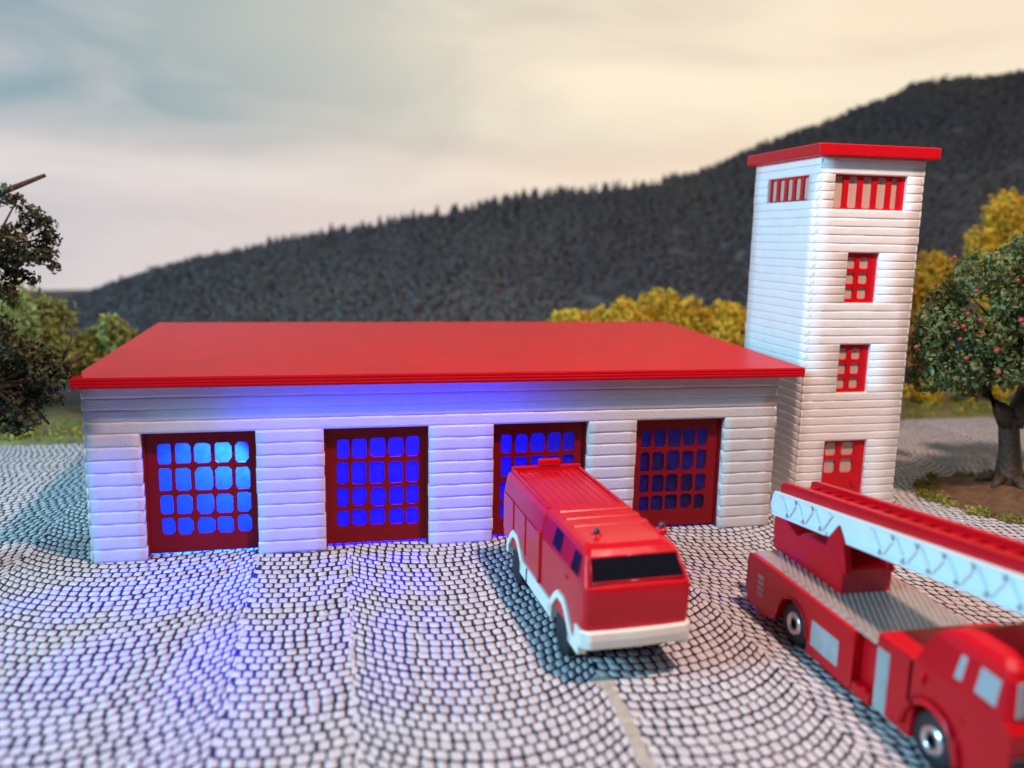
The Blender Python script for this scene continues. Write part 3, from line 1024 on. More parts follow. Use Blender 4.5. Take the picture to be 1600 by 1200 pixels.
# ------------------------------------------------------------------ red fire engine in front of the third gate
def build_engine():
    tr = tag(empty('fire_engine', (12.494, -8.252, 0), 0.048), 'red toy fire engine with cream bumper and wheel arches leaving the third gate', 'fire engine')
    h = 1.17
    # rear box body
    b = MB()
    def sec(y, hb, ht, z0, z1, z2, zt):
        return [(-hb, y, z0), (hb, y, z0), (hb, y, z1), (ht, y, z2), (ht * 0.93, y, zt), (-ht * 0.93, y, zt), (-ht, y, z2), (-hb, y, z1)]
    b.loft([sec(3.05, h, h * 0.94, 0.86, 2.15, 2.56, 2.68), sec(6.62, h * 0.99, h * 0.93, 0.86, 2.15, 2.54, 2.66)])
    b.build('equipment_body', M['red_truck'], tr, bevel=0.05)
    # raised rim round the roof walkway, hatch at the rear
    rr = MB()
    rr.box(-0.98, -0.88, 3.2, 6.5, 2.66, 2.73)
    rr.box(0.88, 0.98, 3.2, 6.5, 2.66, 2.73)
    rr.box(-0.98, 0.98, 6.42, 6.58, 2.655, 2.80)
    rr.build('roof_rail', M['red_truck'], tr, bevel=0.03)
    MB().box(-0.22, 0.38, 6.40, 6.62, 2.79, 2.97).build('roof_block', M['red_truck'], tr, bevel=0.03)
    wk = MB()
    for i in range(9):
        x = -0.80 + i * 0.2
        wk.box(x - 0.035, x + 0.035, 3.3, 6.38, 2.66, 2.69)
    wk.build('roof_tread', M['red_truck'], tr, bevel=0.01)
    # shutters on the sides: three raised panels each side between upright ribs
    for sgn in (-1, 1):
        for k, (ya, yb) in enumerate(((3.22, 4.20), (4.34, 5.36), (5.50, 6.50))):
            p = MB()
            xo = sgn * (h + 0.028)
            xi = sgn * (h - 0.02)
            p.prism([(xi, ya, 1.10), (xi, yb, 1.10), (xi, yb, 2.13), (xi, ya, 2.13)], [(xo, ya, 1.10), (xo, yb, 1.10), (xo, yb, 2.13), (xo, ya, 2.13)])
            p.build('locker_shutter', M['red_truck'], tr, bevel=0.02)
        MB().box(min(sgn * h * 0.98, sgn * (h + 0.05)), max(sgn * h * 0.98, sgn * (h + 0.05)), 3.02, 3.18, 0.9, 2.2).build('corner_post', M['red_truck'], tr, bevel=0.02)
    # cab
    def hx(z):
        return h if z <= 2.12 else h - (z - 2.12) * 0.26
    c = MB()
    lv = ((0.86, 0.06, 0.0), (1.17, -0.05, 0.0), (1.65, -0.10, 0.0), (2.0, -0.11, 0.0), (2.08, -0.09, 0.0), (2.16, -0.02, 0.012), (2.62, 0.30, 0.13), (2.71, 0.42, 0.19), (2.765, 0.62, 0.30), (2.78, 1.0, 0.5))
    lp = []
    for z, yf, ins in lv:
        w_ = h - ins
        ye = 3.05
        lp.append([(-w_, ye, z), (-w_, yf + 0.22, z), (-w_ + 0.03, yf + 0.10, z), (-w_ + 0.11, yf + 0.03, z), (-w_ * 0.5, yf, z), (w_ * 0.5, yf, z), (w_ - 0.11, yf + 0.03, z), (w_ - 0.03, yf + 0.10, z), (w_, yf + 0.22, z), (w_, ye, z)])
    c.loft(lp)
    c.build('cab', M['red_truck'], tr, bevel=0.025, seg=2, ang=24)
    # raised fluting across the cab roof
    f = MB()
    for y in (1.75, 2.25, 2.75):
        f.box(-0.86, 0.92, y - 0.10, y + 0.10, 2.74, 2.792)
    f.build('roof_ridge', M['red_truck'], tr, bevel=0.04, seg=3)
    MB().box(-0.14, 0.34, 0.78, 0.90, 2.74, 2.772).build('roof_plate', M['red_truck'], tr, bevel=0.012)
    # windscreen: slanted dark pane
    g = MB()
    y0, z0, y1, z1 = -0.012, 2.175, 0.285, 2.60
    o = 0.012
    dy, dz = (z1 - z0), -(y1 - y0)
    ln = math.hypot(dy, dz)
    ny, nz = -dy / ln * o, -dz / ln * o
    q = [(-1.03, y0, z0), (1.0, y0, z0), (0.94, y1, z1), (-0.98, y1, z1)]
    g.prism([(x, y - ny * 3, z - nz * 3) for x, y, z in q], [(x, y + ny, z + nz) for x, y, z in q])
    g.build('windscreen', M['glass'], tr, bevel=0.008)
    sf = MB()
    for i in range(4):
        a = q[i]
        b2 = q[(i + 1) % 4]
        sf.tube([(a[0], a[1] + ny * 1.3, a[2] + nz * 1.3), (b2[0], b2[1] + ny * 1.3, b2[2] + nz * 1.3)], [0.022, 0.022], 6)
    sf.build('windscreen_seal', M['red_truck'], tr, smooth=True)
    for sgn in (-1, 1):
        for ya, yb, za, zb in ((0.42, 0.92, 2.16, 2.58), (1.62, 2.22, 2.20, 2.62)):
            xx = lambda z, k: sgn * (hx(z) + k)
            pr = MB()
            qq = [(ya, za), (yb, za), (yb, zb), (ya + 0.08, zb)]
            pr.prism([(xx(z, -0.03), y, z) for y, z in qq], [(xx(z, 0.008), y, z) for y, z in qq])
            pr.build('side_window', M['glass'], tr, bevel=0.006)
        # door outline: a slightly raised door skin with handle
        dr = MB()
        qq = [(0.36, 1.22), (1.25, 1.22), (1.25, 2.05), (0.36, 2.05)]
        dr.prism([(sgn * (h - 0.02), y, z) for y, z in qq], [(sgn * (h + 0.004), y, z) for y, z in qq])
        d = dr.build('cab_door', M['red_truck'], tr, bevel=0.012)
        MB().box(min(sgn * (h + 0.01), sgn * (h + 0.035)), max(sgn * (h + 0.01), sgn * (h + 0.035)), 1.02, 1.18, 1.86, 1.92).build('handle', M['red_truck'], d, bevel=0.008)
    # beacons
    for x, y in ((-0.55, 1.05), (0.98, 1.12)):
        bc = MB()
        bc.lathe_z([(0.13, 2.70), (0.13, 2.785), (0.095, 2.82), (0.05, 2.83)], (x, y, 0), 16)
        k = bc.build('beacon_base', M['red_truck'], tr, smooth=True)
        d = MB()
        d.lathe_z([(0.07, 2.82), (0.074, 2.87), (0.062, 2.92), (0.026, 2.945), (0.004, 2.95)], (x, y, 0), 14)
        d.build('beacon', M['beacon'], k, smooth=True)
    # bumper
    bp = MB()
    bl = []
    for z, k in ((0.80, 0.0), (1.0, 0.02), (1.17, 0.0)):
        bl.append([(-h - 0.05, 0.42, z), (-h - 0.05, 0.02, z), (-h + 0.12, -0.13 - k, z), (0, -0.17 - k, z), (h - 0.12, -0.13 - k, z), (h + 0.05, 0.02, z), (h + 0.05, 0.42, z)])
    bp.loft(bl)
    bp.build('bumper', M['cream'], tr, bevel=0.035)
    # fender strips with arches over both axles
    axf, axr, rw = 1.36, 5.2, 0.50
    for sgn in (-1, 1):
        s = MB()
        xi, xo = sgn * (h - 0.14), sgn * (h + 0.07)
        def arch(ya):
            n = 12
            lp = []
            for i in range(n + 1):
                a = math.pi * i / n
                ca, sa = math.cos(a), math.sin(a)
                # flattened trapezoid arch
                k = 1.0 / max(abs(ca) * 1.0, abs(sa) * 1.02, (abs(ca) + abs(sa)) * 0.76)
                ro, ri = 0.80 * k, 0.62 * k
                zz = 0.62
                lp.append([(xi, ya + ro * ca, zz + ro * sa), (xo, ya + ro * ca, zz + ro * sa), (xo, ya + ri * ca, zz + ri * sa), (xi, ya + ri * ca, zz + ri * sa)])
            s.loft(lp)
        arch(axf)
        arch(axr)
        for ya, yb in ((axf + 0.60, axr - 0.60), (0.1, axf - 0.66)):
            z0, z1 = (0.55, 0.92) if ya > 1 and yb < 5.5 else (0.62, 0.86)
            s.box(min(xi, xo), max(xi, xo), ya, yb, z0, z1)
        s.build('fender_strip', M['cream'], tr, bevel=0.025)
        MB().box(min(sgn * (h + 0.06), sgn * (h + 0.09)), max(sgn * (h + 0.06), sgn * (h + 0.09)), 3.9, 3.95, 0.55, 0.92).build('strip_joint', M['dark'], tr)
    ch = MB()
    ch.box(-0.85, 0.85, 0.55, 6.4, 0.46, 0.88)
    ch.build('chassis', M['dark'], tr, bevel=0.03)
    for y in (axf, axr):
        wheel(tr, -h + 0.02, y, rw, rw, 0.34, -1, 'plain')
        wheel(tr, h - 0.02, y, rw, rw, 0.34, 1, 'plain')
build_engine()

# ------------------------------------------------------------------ red ladder truck at the right edge
def build_ladder_truck():
    X0, X1 = 16.5, 19.1
    cx = (X0 + X1) / 2
    tr = tag(empty('ladder_truck', (cx, -5.3, 0)), 'red toy ladder truck with white turntable ladder and ribbed grey deck', 'fire engine')
    hw = (X1 - X0) / 2          # 1.3; local y: rear 0, front -9
    # lower body sides with wheel arches, profile in yz
    def arch_pts(yc, r, zc, n=10):
        return [(yc + r * math.cos(math.pi * i / n), zc + r * math.sin(math.pi * i / n)) for i in range(n + 1)]
    ar, af = -2.15, -6.65
    zb = 0.26
    side = [(-0.0, 0.55), (-0.12, zb)]
    rear_arch = arch_pts(ar, 0.60, 0.47)
    rear_arch = [(y, z) for y, z in rear_arch if z >= zb]
    for sgn in (-1, 1):
        xi, xo = sgn * (hw - 0.35), sgn * hw
        b = MB()
        # bed side panel as strips round the arch: rear piece, arch piece, middle piece
        def slab(poly):
            b.prism([(xi, y, z) for y, z in poly], [(xo, y, z) for y, z in poly])
        slab([(0.0, 0.50), (-0.14, 0.20), (-0.95, 0.12), (-1.42, 0.30), (-1.52, 0.62), (-1.52, 1.42), (-0.16, 1.42), (-0.04, 1.30)])
        n = 12
        pts = [(ar + 0.63 * math.cos(math.pi * i / n), 0.47 + 0.63 * math.sin(math.pi * i / n)) for i in range(n + 1)]
        for i in range(n):
            (ya, za), (yb, zb2) = pts[i], pts[i + 1]
            slab([(ya, za), (ya, 1.42), (yb, 1.42), (yb, zb2)])
        slab([(-2.78, 1.42), (-2.78, 0.16), (-3.96, 0.16), (-4.40, 0.16), (-4.40, 1.42)])
        me = b.build('bed_side', M['red_die'], tr)
        # round fender lip
        lp = MB()
        lp.tube([(sgn * (hw + 0.005), ar + 0.62 * math.cos(math.pi * i / 16), 0.47 + 0.62 * math.sin(math.pi * i / 16)) for i in range(17)], [0.035] * 17, 8)
        lp.build('wheel_arch', M['red_die'], tr, smooth=True)
        # grey printed locker and tail louvres
        x = sgn * (hw + 0.006)
        p = MB()
        q = [(-2.92, 0.40), (-3.92, 0.40), (-3.92, 0.98), (-2.92, 0.98)]
        p.prism([(sgn * (hw - 0.02), y, z) for y, z in q], [(x, y, z) for y, z in q])
        p.build('locker_panel', M['silver'], tr, bevel=0.03)
        for k in range(4):
            z = 0.52 + k * 0.145
            l = MB()
            q = [(-0.56, z), (-0.82, z), (-0.82, z + 0.105), (-0.56, z + 0.105)]
            l.prism([(sgn * (hw - 0.02), y, z_) for y, z_ in q], [(x, y, z_) for y, z_ in q])
            l.build('tail_louvre', M['silver'], tr, bevel=0.015)
        # running board block between bed and cab
        r = MB()
        r.box(min(sgn * (hw - 0.3), sgn * (hw + 0.01)), max(sgn * (hw - 0.3), sgn * (hw + 0.01)), -5.02, -4.42, 0.16, 0.42)
        r.build('step', M['red_die'], tr, bevel=0.04)
    core = MB()
    core.box(-hw + 0.36, hw - 0.36, -4.6, -0.08, 0.30, 1.40)
    core.box(-hw + 0.2, hw - 0.2, -5.1, -4.41, 0.30, 1.30)
    core.build('bed_core', M['red_die'], tr, bevel=0.03)
    MB().box(-hw + 0.0, hw, -0.10, 0.02, 0.35, 1.30).build('tail_panel', M['red_die'], tr, bevel=0.04)
    # deck: bare metal with slanting raised ribs
    MB().box(-hw + 0.10, hw - 0.06, -4.92, -0.14, 1.405, 1.445).build('deck', M['deck'], tr, bevel=0.012)
    ax, ay = 0.435, 0.90
    for k in range(34):
        y0 = 0.9 - k * 0.27
        pts = []
        # a rib runs from its left end towards the cab; clip against the deck
        t0, t1 = -3.0, 6.0
        lx0, lx1, ly0, ly1 = -hw + 0.13, hw - 0.09, -4.88, -0.18
        # param: x = 0 - ax*t, y = y0 - ay*t
        for lo, hi, s, d in ((lx0, lx1, 0.0, -ax), (ly0, ly1, y0, -ay)):
            a, b_ = (lo - s) / d, (hi - s) / d
            t0, t1 = max(t0, min(a, b_)), min(t1, max(a, b_))
        if t1 - t0 < 0.1:
            continue
        p, q = (-ax * t0, y0 - ay * t0), (-ax * t1, y0 - ay * t1)
        nx, ny = ay * 0.055, -ax * 0.055
        a = [(p[0] - nx, p[1] - ny, 1.44), (p[0] + nx, p[1] + ny, 1.44), (q[0] + nx, q[1] + ny, 1.44), (q[0] - nx, q[1] - ny, 1.44)]
        m = MB()
        s = 0.5
        bq = [(p[0] - nx * s, p[1] - ny * s, 1.485), (p[0] + nx * s, p[1] + ny * s, 1.485), (q[0] + nx * s, q[1] + ny * s, 1.485), (q[0] - nx * s, q[1] - ny * s, 1.485)]
        m.prism(a, bq)
        m.build('deck_rib', M['deck'], tr)
    # pump box behind the cab with silver shutter
    bx = MB()
    bx.box(-hw, hw, -6.15, -5.05, 0.22, 1.76)
    bx.build('pump_body', M['red_die'], tr, bevel=0.07, seg=3)
    for sgn in (-1, 1):
        x = sgn * (hw + 0.006)
        p = MB()
        q = [(-5.12, 0.26), (-5.48, 0.26), (-5.48, 1.50), (-5.12, 1.50)]
        p.prism([(sgn * (hw - 0.02), y, z) for y, z in q], [(x, y, z) for y, z in q])
        sh = p.build('roller_shutter', M['silver'], tr, bevel=0.02)
        for k in range(12):
            z = 0.31 + k * 0.098
            MB().box(min(x, x + sgn * 0.012), max(x, x + sgn * 0.012), -5.46, -5.14, z, z + 0.075).build('shutter_slat', M['silver'], sh)
    # cab
    prof = [(-6.0, 0.22), (-6.0, 1.74), (-6.25, 1.80), (-6.45, 2.38), (-6.72, 2.56), (-7.4, 2.66), (-8.35, 2.66), (-8.62, 2.5), (-8.86, 1.72), (-8.98, 1.62), (-9.02, 0.75), (-8.92, 0.34)]
    prof += [(y, z) for y, z in reversed([(af + 0.66 * math.cos(math.pi * i / 12), 0.47 + 0.66 * math.sin(math.pi * i / 12)) for i in range(13)]) if z > 0.34]
    prof = [(-6.0, 0.22), (-6.0, 1.74), (-6.25, 1.80), (-6.45, 2.38), (-6.72, 2.56), (-7.4, 2.66), (-8.35, 2.66), (-8.62, 2.5), (-8.86, 1.72), (-8.98, 1.62), (-9.02, 0.75), (-8.92, 0.34), (-7.36, 0.34)]
    n = 12
    prof += [(af - 0.66 * math.cos(math.pi * i / n), 0.47 + 0.66 * math.sin(math.pi * i / n)) for i in range(n + 1)]
    def hx(z):
        return hw if z < 1.75 else hw - (z - 1.75) * 0.22
    c = MB()
    low = [(-6.0, 0.22), (-6.0, 1.75), (-8.20, 1.75), (-8.30, 1.62), (-8.36, 0.75), (-8.26, 0.34), (-7.36, 0.34)] + prof[13:]
    c.prism([(-hw, y, z) for y, z in low], [(hw, y, z) for y, z in low])
    lp = []
    for z, yr_, yf_, ins in ((1.745, -6.12, -8.19, 0.0), (2.36, -6.38, -8.06, 0.13), (2.50, -6.52, -7.98, 0.19), (2.60, -6.75, -7.82, 0.30), (2.66, -7.0, -7.6, 0.48)):
        w_ = hw - ins
        lp.append([(-w_, yr_, z), (-w_, yf_ + 0.1, z), (-w_ + 0.1, yf_, z), (w_ - 0.1, yf_, z), (w_, yf_ + 0.1, z), (w_, yr_, z)])
    c.loft(lp)
    c.build('cab', M['red_die'], tr, bevel=0.04, seg=3, ang=25)
    for sgn in (-1, 1):
        lp = MB()
        lp.tube([(sgn * (hw + 0.02), af + 0.70 * math.cos(math.pi * i / 16), 0.47 + 0.70 * math.sin(math.pi * i / 16)) for i in range(17)], [0.085] * 17, 8)
        lp.build('wheel_arch', M['red_die'], tr, smooth=True)
        for q in (((-7.00, 1.90), (-7.18, 1.90), (-7.18, 2.32), (-7.03, 2.33)), ((-7.46, 1.90), (-7.92, 1.88), (-7.90, 2.32), (-7.46, 2.34))):
            p = MB()
            p.prism([(sgn * (hx(z) - 0.03), y, z) for y, z in q], [(sgn * (hx(z) + 0.008), y, z) for y, z in q])
            p.build('side_window', M['window_print'], tr, bevel=0.03)
        MB().box(min(sgn * (hw - 0.02), sgn * (hw + 0.07)), max(sgn * (hw - 0.02), sgn * (hw + 0.07)), -6.42, -6.32, 1.42, 1.62).build('grab_rail', M['red_die'], tr, bevel=0.025)
        MB().box(min(sgn * (hw - 0.02), sgn * (hw + 0.02)), max(sgn * (hw - 0.02), sgn * (hw + 0.02)), -7.36, -7.26, 1.24, 1.30).build('door_handle', M['red_die'], tr, bevel=0.015)
    g = MB()
    g.prism([(-1.12, -8.15, 1.82), (1.12, -8.15, 1.82), (1.04, -8.02, 2.34), (-1.04, -8.02, 2.34)], [(-1.12, -8.195, 1.83), (1.12, -8.195, 1.83), (1.04, -8.082, 2.35), (-1.04, -8.082, 2.35)])
    g.build('windscreen', M['window_print'], tr, bevel=0.012)
    MB().box(-hw - 0.02, hw + 0.02, -8.50, -8.30, 0.34, 0.74).build('bumper', M['dark'], tr, bevel=0.03)
    MB().box(-hw + 0.06, hw - 0.06, -8.40, -8.28, 0.82, 1.28).build('grille', M['dark'], tr, bevel=0.03)
    MB().box(-0.9, 0.9, -8.1, -0.2, 0.22, 0.34).build('chassis', M['dark'], tr)
    for y in (ar, af):
        for sgn in (-1, 1):
            r = 0.50 if y == ar else 0.50
            wheel(tr, sgn * (hw - 0.06), y, r, r, 0.40, sgn, 'die')
    # turntable
    tt = MB()
    poly = [(-0.02, 1.44), (0.14, 1.62), (0.02, 1.74), (0.10, 1.78), (0.06, 2.30), (-0.45, 2.32), (-1.0, 2.12), (-1.25, 2.28), (-2.3, 2.34), (-2.85, 2.04), (-2.85, 1.44)]
    tt.prism([(-0.62, y, z) for y, z in poly], [(0.62, y, z) for y, z in poly])
    tt.build('turntable', M['red_die'], tr, bevel=0.05, seg=3)
    # ladder: two white trussed side panels, red rails on top, rungs and pivot bracket
    sl = (3.42 - 2.50) / 7.6
    def lz(y):
        return 2.24 - (y - 0.32) * sl            # lower edge of the side panel; y goes negative towards the front
    yr, yf = 0.42, -8.9
    hp = 0.62
    lad = MB()
    for sgn in (-1, 1):
        xo = sgn * 0.56
        xi = sgn * 0.48
        poly = [(yr - 0.12, lz(yr)), (yr, lz(yr) + 0.22), (yr - 0.10, lz(yr) + hp - 0.06), (yr - 0.22, lz(yr) + hp), (yf, lz(yf) + hp), (yf, lz(yf)),
                (-2.78, lz(-2.78)), (-2.52, lz(-2.5) + 0.36), (-2.16, lz(-2.2) - 0.02)]
        p = MB()
        p.prism([(xi, y, z) for y, z in poly], [(xo, y, z) for y, z in poly])
        sp = p.build('ladder_side', M['ladder_white'], tr, bevel=0.02)
        # raised truss
        t = MB()
        xt = sgn * 0.612
        def bar(a, b, wd):
            a, b = Vector((0, *a)), Vector((0, *b))
            d = (b - a).normalized()
            nn = Vector((0, -d.z, d.y)) * wd
            q = [a + nn, b + nn, b - nn, a - nn]
            t.prism([(xo - sgn * 0.01, v.y, v.z) for v in q], [(xt, v.y, v.z) for v in q])
        step = 0.70
        k = 0
        y = yr - 0.55
        while y - step > yf:
            lo, hi = 0.09, hp - 0.09
            if not (-3.3 < y < -1.9):
                bar((y, lz(y) + hi), (y - step / 2, lz(y - step / 2) + lo), 0.06)
                bar((y - step / 2, lz(y - step / 2) + lo), (y - step, lz(y - step) + hi), 0.06)
            y -= step
        bar((yr - 0.25, lz(yr - 0.25) + hp - 0.05), (yf, lz(yf) + hp - 0.05), 0.045)
        bar((yr - 0.2, lz(yr - 0.2) + 0.05), (-2.1, lz(-2.1) + 0.05), 0.045)
        bar((-2.85, lz(-2.85) + 0.05), (yf, lz(yf) + 0.05), 0.045)
        t.build('ladder_truss', M['ladder_white'], sp, bevel=0)
        # red inner ladder rail standing above the panel
        rl = MB()
        a = [(yr - 0.25, lz(yr - 0.25) + hp - 0.12), (yr - 0.30, lz(yr - 0.3) + hp + 0.20), (yr - 0.45, lz(yr - 0.45) + hp + 0.24), (yf, lz(yf) + hp + 0.24), (yf, lz(yf) + hp - 0.12)]
        rl.prism([(sgn * 0.34, y, z) for y, z in a], [(sgn * 0.475, y, z) for y, z in a])
        rl.build('ladder_rail', M['red_die'], tr, bevel=0.025)
        br = MB()
        q = [(-2.0, 1.95), (-2.95, 1.95), (-2.74, lz(-2.74) + 0.05), (-2.50, lz(-2.5) + 0.33), (-2.20, lz(-2.2))]
        br.prism([(sgn * 0.44, y, z) for y, z in q], [(sgn * 0.60, y, z) for y, z in q])
        br.build('pivot_bracket', M['red_die'], tr, bevel=0.02)
    tr2 = MB()
    a = [(yr - 0.4, lz(yr - 0.4) + hp - 0.1), (yf, lz(yf) + hp - 0.1), (yf, lz(yf) + hp - 0.02), (yr - 0.4, lz(yr - 0.4) + hp - 0.02)]
    tr2.prism([(-0.36, y, z) for y, z in a], [(0.36, y, z) for y, z in a])
    tr2.build('ladder_bed', M['red_die'], tr)
    for k in range(20):
        y = yr - 0.7 - k * 0.44
        z = lz(y) + hp + 0.10
        MB().tube([(-0.38, y, z), (0.38, y, z)], [0.03, 0.03], 6).build('rung', M['red_die'], tr, smooth=True)
build_ladder_truck()

# ------------------------------------------------------------------ fruit tree on its mound (right)
def build_fruit_tree():
    bx, by = 30.4, 1.6
    root = tag(empty('fruit_tree', (bx, by, 0)), 'green model tree with red fruit on a brown earth mound right of the tower', 'tree')
    t = MB()
    t.tube([(0.05, 0, 0.3), (0.0, 0, 0.9), (-0.05, 0.02, 1.7), (-0.22, 0, 2.5), (-0.25, 0, 3.0)], [0.66, 0.46, 0.36, 0.34, 0.36], 12)
    t.tube([(-0.25, 0, 2.7), (-0.7, 0.0, 3.3), (-1.35, 0.05, 3.9), (-2.2, 0.0, 4.6)], [0.36, 0.28, 0.22, 0.12], 9)
    t.tube([(-0.15, 0, 2.7), (0.25, 0.05, 3.5), (0.6, 0.1, 4.5), (0.9, 0.1, 6.2)], [0.40, 0.34, 0.28, 0.12], 9)
    t.tube([(0.35, 0.05, 3.8), (1.4, -0.2, 4.6), (2.4, -0.4, 5.4)], [0.22, 0.17, 0.08], 8)
    t.tube([(-1.35, 0.05, 3.9), (-1.6, -0.5, 5.0), (-1.9, -0.9, 6.2)], [0.16, 0.12, 0.06], 7)
    for k in range(6):
        a = k * 1.05 + 0.3
        t.tube([(0.05 + 0.5 * math.cos(a), 0.5 * math.sin(a), 0.75), (0.1 + 1.1 * math.cos(a), 1.1 * math.sin(a), 0.42)], [0.22, 0.06], 7)
    t.build('trunk', M['bark'], root, smooth=True)
    cs = [(-3.9, 0, 4.9), (-3.3, -0.6, 5.0), (-2.6, -0.4, 4.5), (-4.1, -0.2, 5.5), (-4.0, -0.3, 6.5), (-3.4, -0.6, 6.8), (-2.7, -0.8, 6.2), (-3.1, 0.2, 7.6), (-2.8, -0.5, 8.5), (-2.0, -0.6, 8.9),
          (-2.2, -1.1, 7.7), (-1.4, -1.2, 6.9), (-1.3, -1.0, 8.0), (-0.8, -0.5, 9.3), (0.2, -0.6, 9.9), (-0.5, -1.4, 8.6), (0.4, -1.5, 7.6), (-0.6, -1.5, 6.2), (0.6, -1.4, 6.3), (1.5, -0.7, 9.4),
          (1.7, -1.4, 8.0), (2.6, -0.5, 8.4), (2.9, -0.8, 6.9), (3.5, 0, 7.4), (3.9, 0, 5.9), (3.0, -0.8, 5.4), (1.9, -1.2, 5.4), (0.6, 0.9, 9.0), (-1.6, 1.2, 8.0), (-2.4, 1.3, 6.2), (0.8, 1.7, 7.0),
          (2.4, 1.4, 6.6), (-0.2, 0.2, 7.4), (1.2, 0, 10.2), (-1.6, 0.3, 5.3), (-1.9, -1.0, 5.2), (0.1, -0.9, 5.0), (2.2, 0.6, 9.2)]
    cs = [(x + random.uniform(-0.25, 0.25), y * 1.25, z - 0.25 + random.uniform(-0.3, 0.3)) for x, y, z in cs]
    rs = [random.uniform(0.5, 0.95) for _ in cs]
    V, F, S = flakes(cs, rs, 17000, 0.17, 0.8, 0.5)
    link('crown', np_mesh('crown', V, F, S), M['leaf_green'], root)
    # twigs carrying the clumps
    tw = MB()
    for c in cs:
        a = Vector((-0.3 if c[0] < 0 else 0.6, 0, 4.0 + 0.3 * (c[2] - 4)))
        mid = (a + Vector(c)) / 2 + Vector((0, 0, 0.2))
        tw.tube([a, mid, c], [0.10, 0.06, 0.025], 5)
    tw.build('twigs', M['bark'], root, smooth=True)
    bm = bmesh.new()
    bmesh.ops.create_icosphere(bm, subdivisions=2, radius=0.08)
    fm = bpy.data.meshes.new('fruit')
    bm.to_mesh(fm)
    bm.free()
    fr = [(26.76, 7.55), (26.55, 6.82), (26.44, 6.41), (27.06, 6.61), (26.11, 6.51), (26.37, 5.99), (24.79, 5.75), (27.8, 5.6), (27.98, 4.87), (25.84, 8.61), (26.69, 5.36), (27.19, 6.2), (28.3, 7.9), (28.6, 6.6)]
    for x, z in fr:
        # given on the plane y = 0; slide along the sight line onto the front of the crown
        p = Vector((x, 0.0, z))
        d = (p - CAM)
        k = ((by - 0.9) - CAM.y) / d.y
        q = CAM + d * k
        best = min(cs, key=lambda c: (Vector(c) + Vector((bx, by, 0)) - q).length)
        k2 = ((by + best[1] - 0.72) - CAM.y) / d.y
        q = CAM + d * k2
        o = link('fruit', fm, M['fruit'], root, True)
        o.location = (q.x - bx, q.y - by, q.z)
        s = random.uniform(0.8, 1.25)
        o.scale = (s, s, s * 0.92)
    # earth mound and grass ring of the base
    vs, fs = [], []
    rings = ((0.0, 0.55), (0.7, 0.52), (1.4, 0.40), (2.2, 0.22), (2.9, 0.08), (3.25, -0.03))
    n = 40
    for r, z in rings:
        for k in range(n):
            a = 2 * math.pi * k / n
            rr = r * (1 + 0.06 * math.sin(3 * a + 1) + 0.05 * mnoise.noise(Vector((math.cos(a) * 2, math.sin(a) * 2, r))))
            vs.append((0.1 + rr * math.cos(a), -0.35 + rr * math.sin(a) * 0.95, z + 0.05 * mnoise.noise(Vector((rr * math.cos(a) * 2, rr * math.sin(a) * 2, 0)))))
    for j in range(len(rings) - 1):
        for k in range(n):
            fs.append((j * n + k, j * n + (k + 1) % n, (j + 1) * n + (k + 1) % n, (j + 1) * n + k))
    me = bpy.data.meshes.new('earth_mound')
    me.from_pydata(vs, [], fs)
    link('earth_mound', me, M['earth'], root, True)
    cs2, r2 = [], []
    for k in range(150):
        a = rng.uniform(0, 6.28)
        rr = rng.uniform(2.7, 3.35)
        cs2.append((0.1 + rr * math.cos(a), -0.35 + rr * math.sin(a) * 0.95, 0.06))
        r2.append(rng.uniform(0.14, 0.30))
    V, F, S = flakes(cs2, r2, 6000, 0.10, 0.7, 0.1)
    V[:, 2] = np.abs(V[:, 2])
    o = link('grass_ring', np_mesh('grass_ring', V, F, S), M['tuft'], root)
    o['kind'] = 'stuff'
build_fruit_tree()

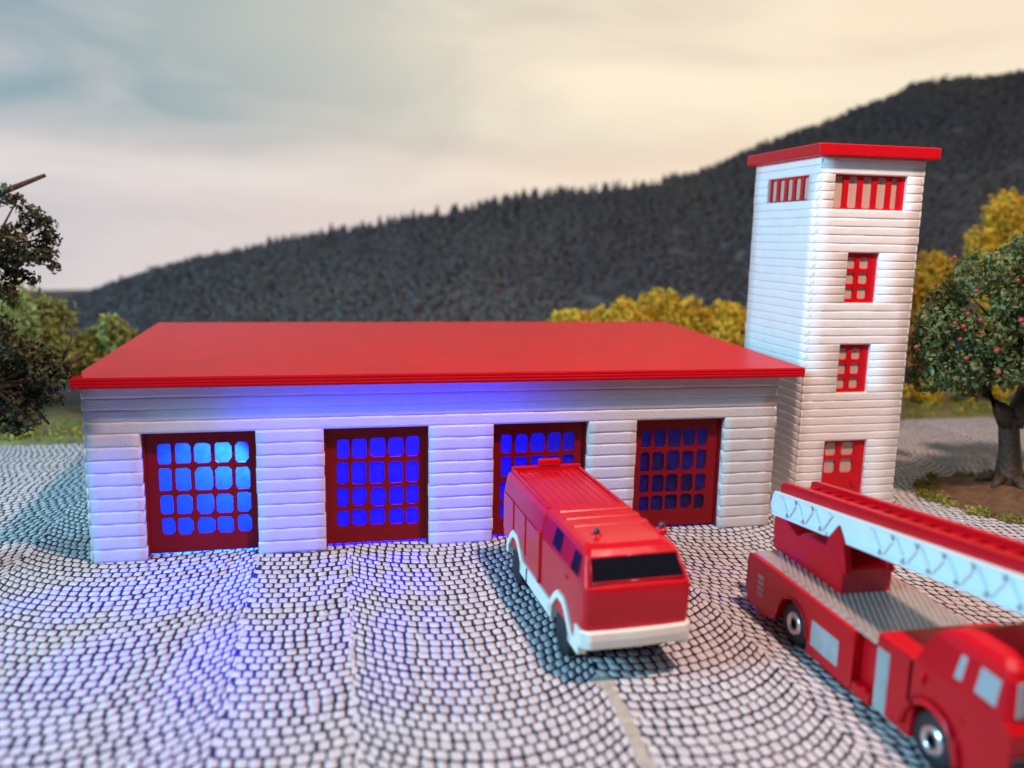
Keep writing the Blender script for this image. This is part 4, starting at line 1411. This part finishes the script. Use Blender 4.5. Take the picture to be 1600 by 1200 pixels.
# ------------------------------------------------------------------ dark tree at the left edge
def build_left_tree():
    bx, by = -5.0, -0.1
    root = tag(empty('dark_tree', (bx, by, 0)), 'dark brownish tree whose branches reach in at the left edge beside the roof', 'tree')
    t = MB()
    t.tube([(0, 0, -0.03), (0.05, 0, 1.2), (-0.05, 0.05, 3.2), (0.1, 0, 5.2), (0.2, 0, 8.2), (0.3, 0, 10.5)], [0.62, 0.45, 0.38, 0.32, 0.22, 0.08], 12)
    L_ = lambda x, z, y=-0.4: (x - bx, y - by, z)
    t.tube([(0.15, 0, 7.6), L_(-3.3, 8.9), L_(-1.6, 9.7), L_(-0.35, 10.25)], [0.2, 0.13, 0.085, 0.045], 8)
    t.tube([(0.15, 0, 6.6), L_(-3.2, 7.9), L_(-1.5, 8.2), L_(-0.4, 8.25)], [0.2, 0.15, 0.10, 0.05], 8)
    t.tube([(0.1, 0, 4.0), L_(-3.2, 4.7), L_(-1.4, 5.1), L_(-0.2, 5.5), L_(0.2, 5.8)], [0.24, 0.18, 0.12, 0.07, 0.03], 8)
    t.tube([L_(-0.45, 5.4), L_(-0.15, 5.9), L_(-0.02, 6.25)], [0.06, 0.045, 0.02], 6)
    t.tube([L_(-1.4, 5.1), L_(-1.0, 4.4), L_(-0.7, 4.0)], [0.09, 0.06, 0.03], 6)
    t.build('trunk', M['bark'], root, smooth=True)
    cs, rs = [], []
    def c(x, z, r, y=-0.4):
        cs.append(L_(x, z, y + random.uniform(-0.5, 0.4)))
        rs.append(r)
    for x, z, r in ((-1.3, 9.75, 0.28), (-0.95, 9.6, 0.2), (-0.7, 9.2, 0.33), (-0.35, 9.1, 0.26), (-0.45, 8.7, 0.3), (-1.1, 8.75, 0.36), (-0.75, 8.35, 0.38), (-1.3, 8.3, 0.42), (-0.3, 8.3, 0.2),
                    (-1.35, 7.85, 0.32), (-0.2, 8.0, 0.14), (-1.5, 7.4, 0.3), (-0.95, 7.7, 0.2), (-1.2, 7.25, 0.22), (-2.2, 9.3, 0.7), (-2.2, 8.3, 0.7), (-2.1, 7.4, 0.5),
                    (-1.6, 6.5, 0.42), (-1.3, 6.1, 0.36), (-1.0, 5.85, 0.38), (-0.55, 5.85, 0.3), (-0.3, 5.5, 0.3), (-0.15, 5.2, 0.22), (-0.6, 5.3, 0.42), (-1.1, 5.2, 0.5), (-1.6, 5.4, 0.5),
                    (-0.75, 4.75, 0.36), (-1.2, 4.6, 0.45), (-1.6, 4.7, 0.5), (-1.35, 4.1, 0.36), (-1.0, 4.2, 0.25), (-1.65, 3.95, 0.3), (-2.3, 5.6, 0.8), (-2.3, 4.6, 0.7), (-0.35, 4.7, 0.16)):
        c(x, z, r)
    for _ in range(26):
        a = random.uniform(0, 6.28)
        cs.append((random.uniform(-3.2, 2.0), random.uniform(-2.2, 2.2), random.uniform(4.2, 10.4)))
        rs.append(random.uniform(0.6, 0.95))
    n_vis = 35
    V1, F1, S1 = flakes(cs[:n_vis], rs[:n_vis], 9800, 0.115, 0.95, 0.25)
    V2, F2, S2 = flakes(cs[n_vis:], rs[n_vis:], 5000, 0.17, 0.9, 0.35)
    V = np.concatenate([V1, V2])
    F = np.concatenate([F1, F2 + len(V1)])
    link('crown', np_mesh('crown', V, F, np.concatenate([S1, S2])), M['leaf_dark'], root)
    tw = MB()
    for p in cs[:n_vis]:
        b = Vector(L_(-2.0, 8.2 if p[2] > 7 else 5.0))
        mid = (b + Vector(p)) / 2 + Vector((0, 0, random.uniform(-0.2, 0.2)))
        tw.tube([b, mid, p], [0.05, 0.035, 0.015], 5)
    tw.build('twigs', M['bark'], root, smooth=True)
build_left_tree()
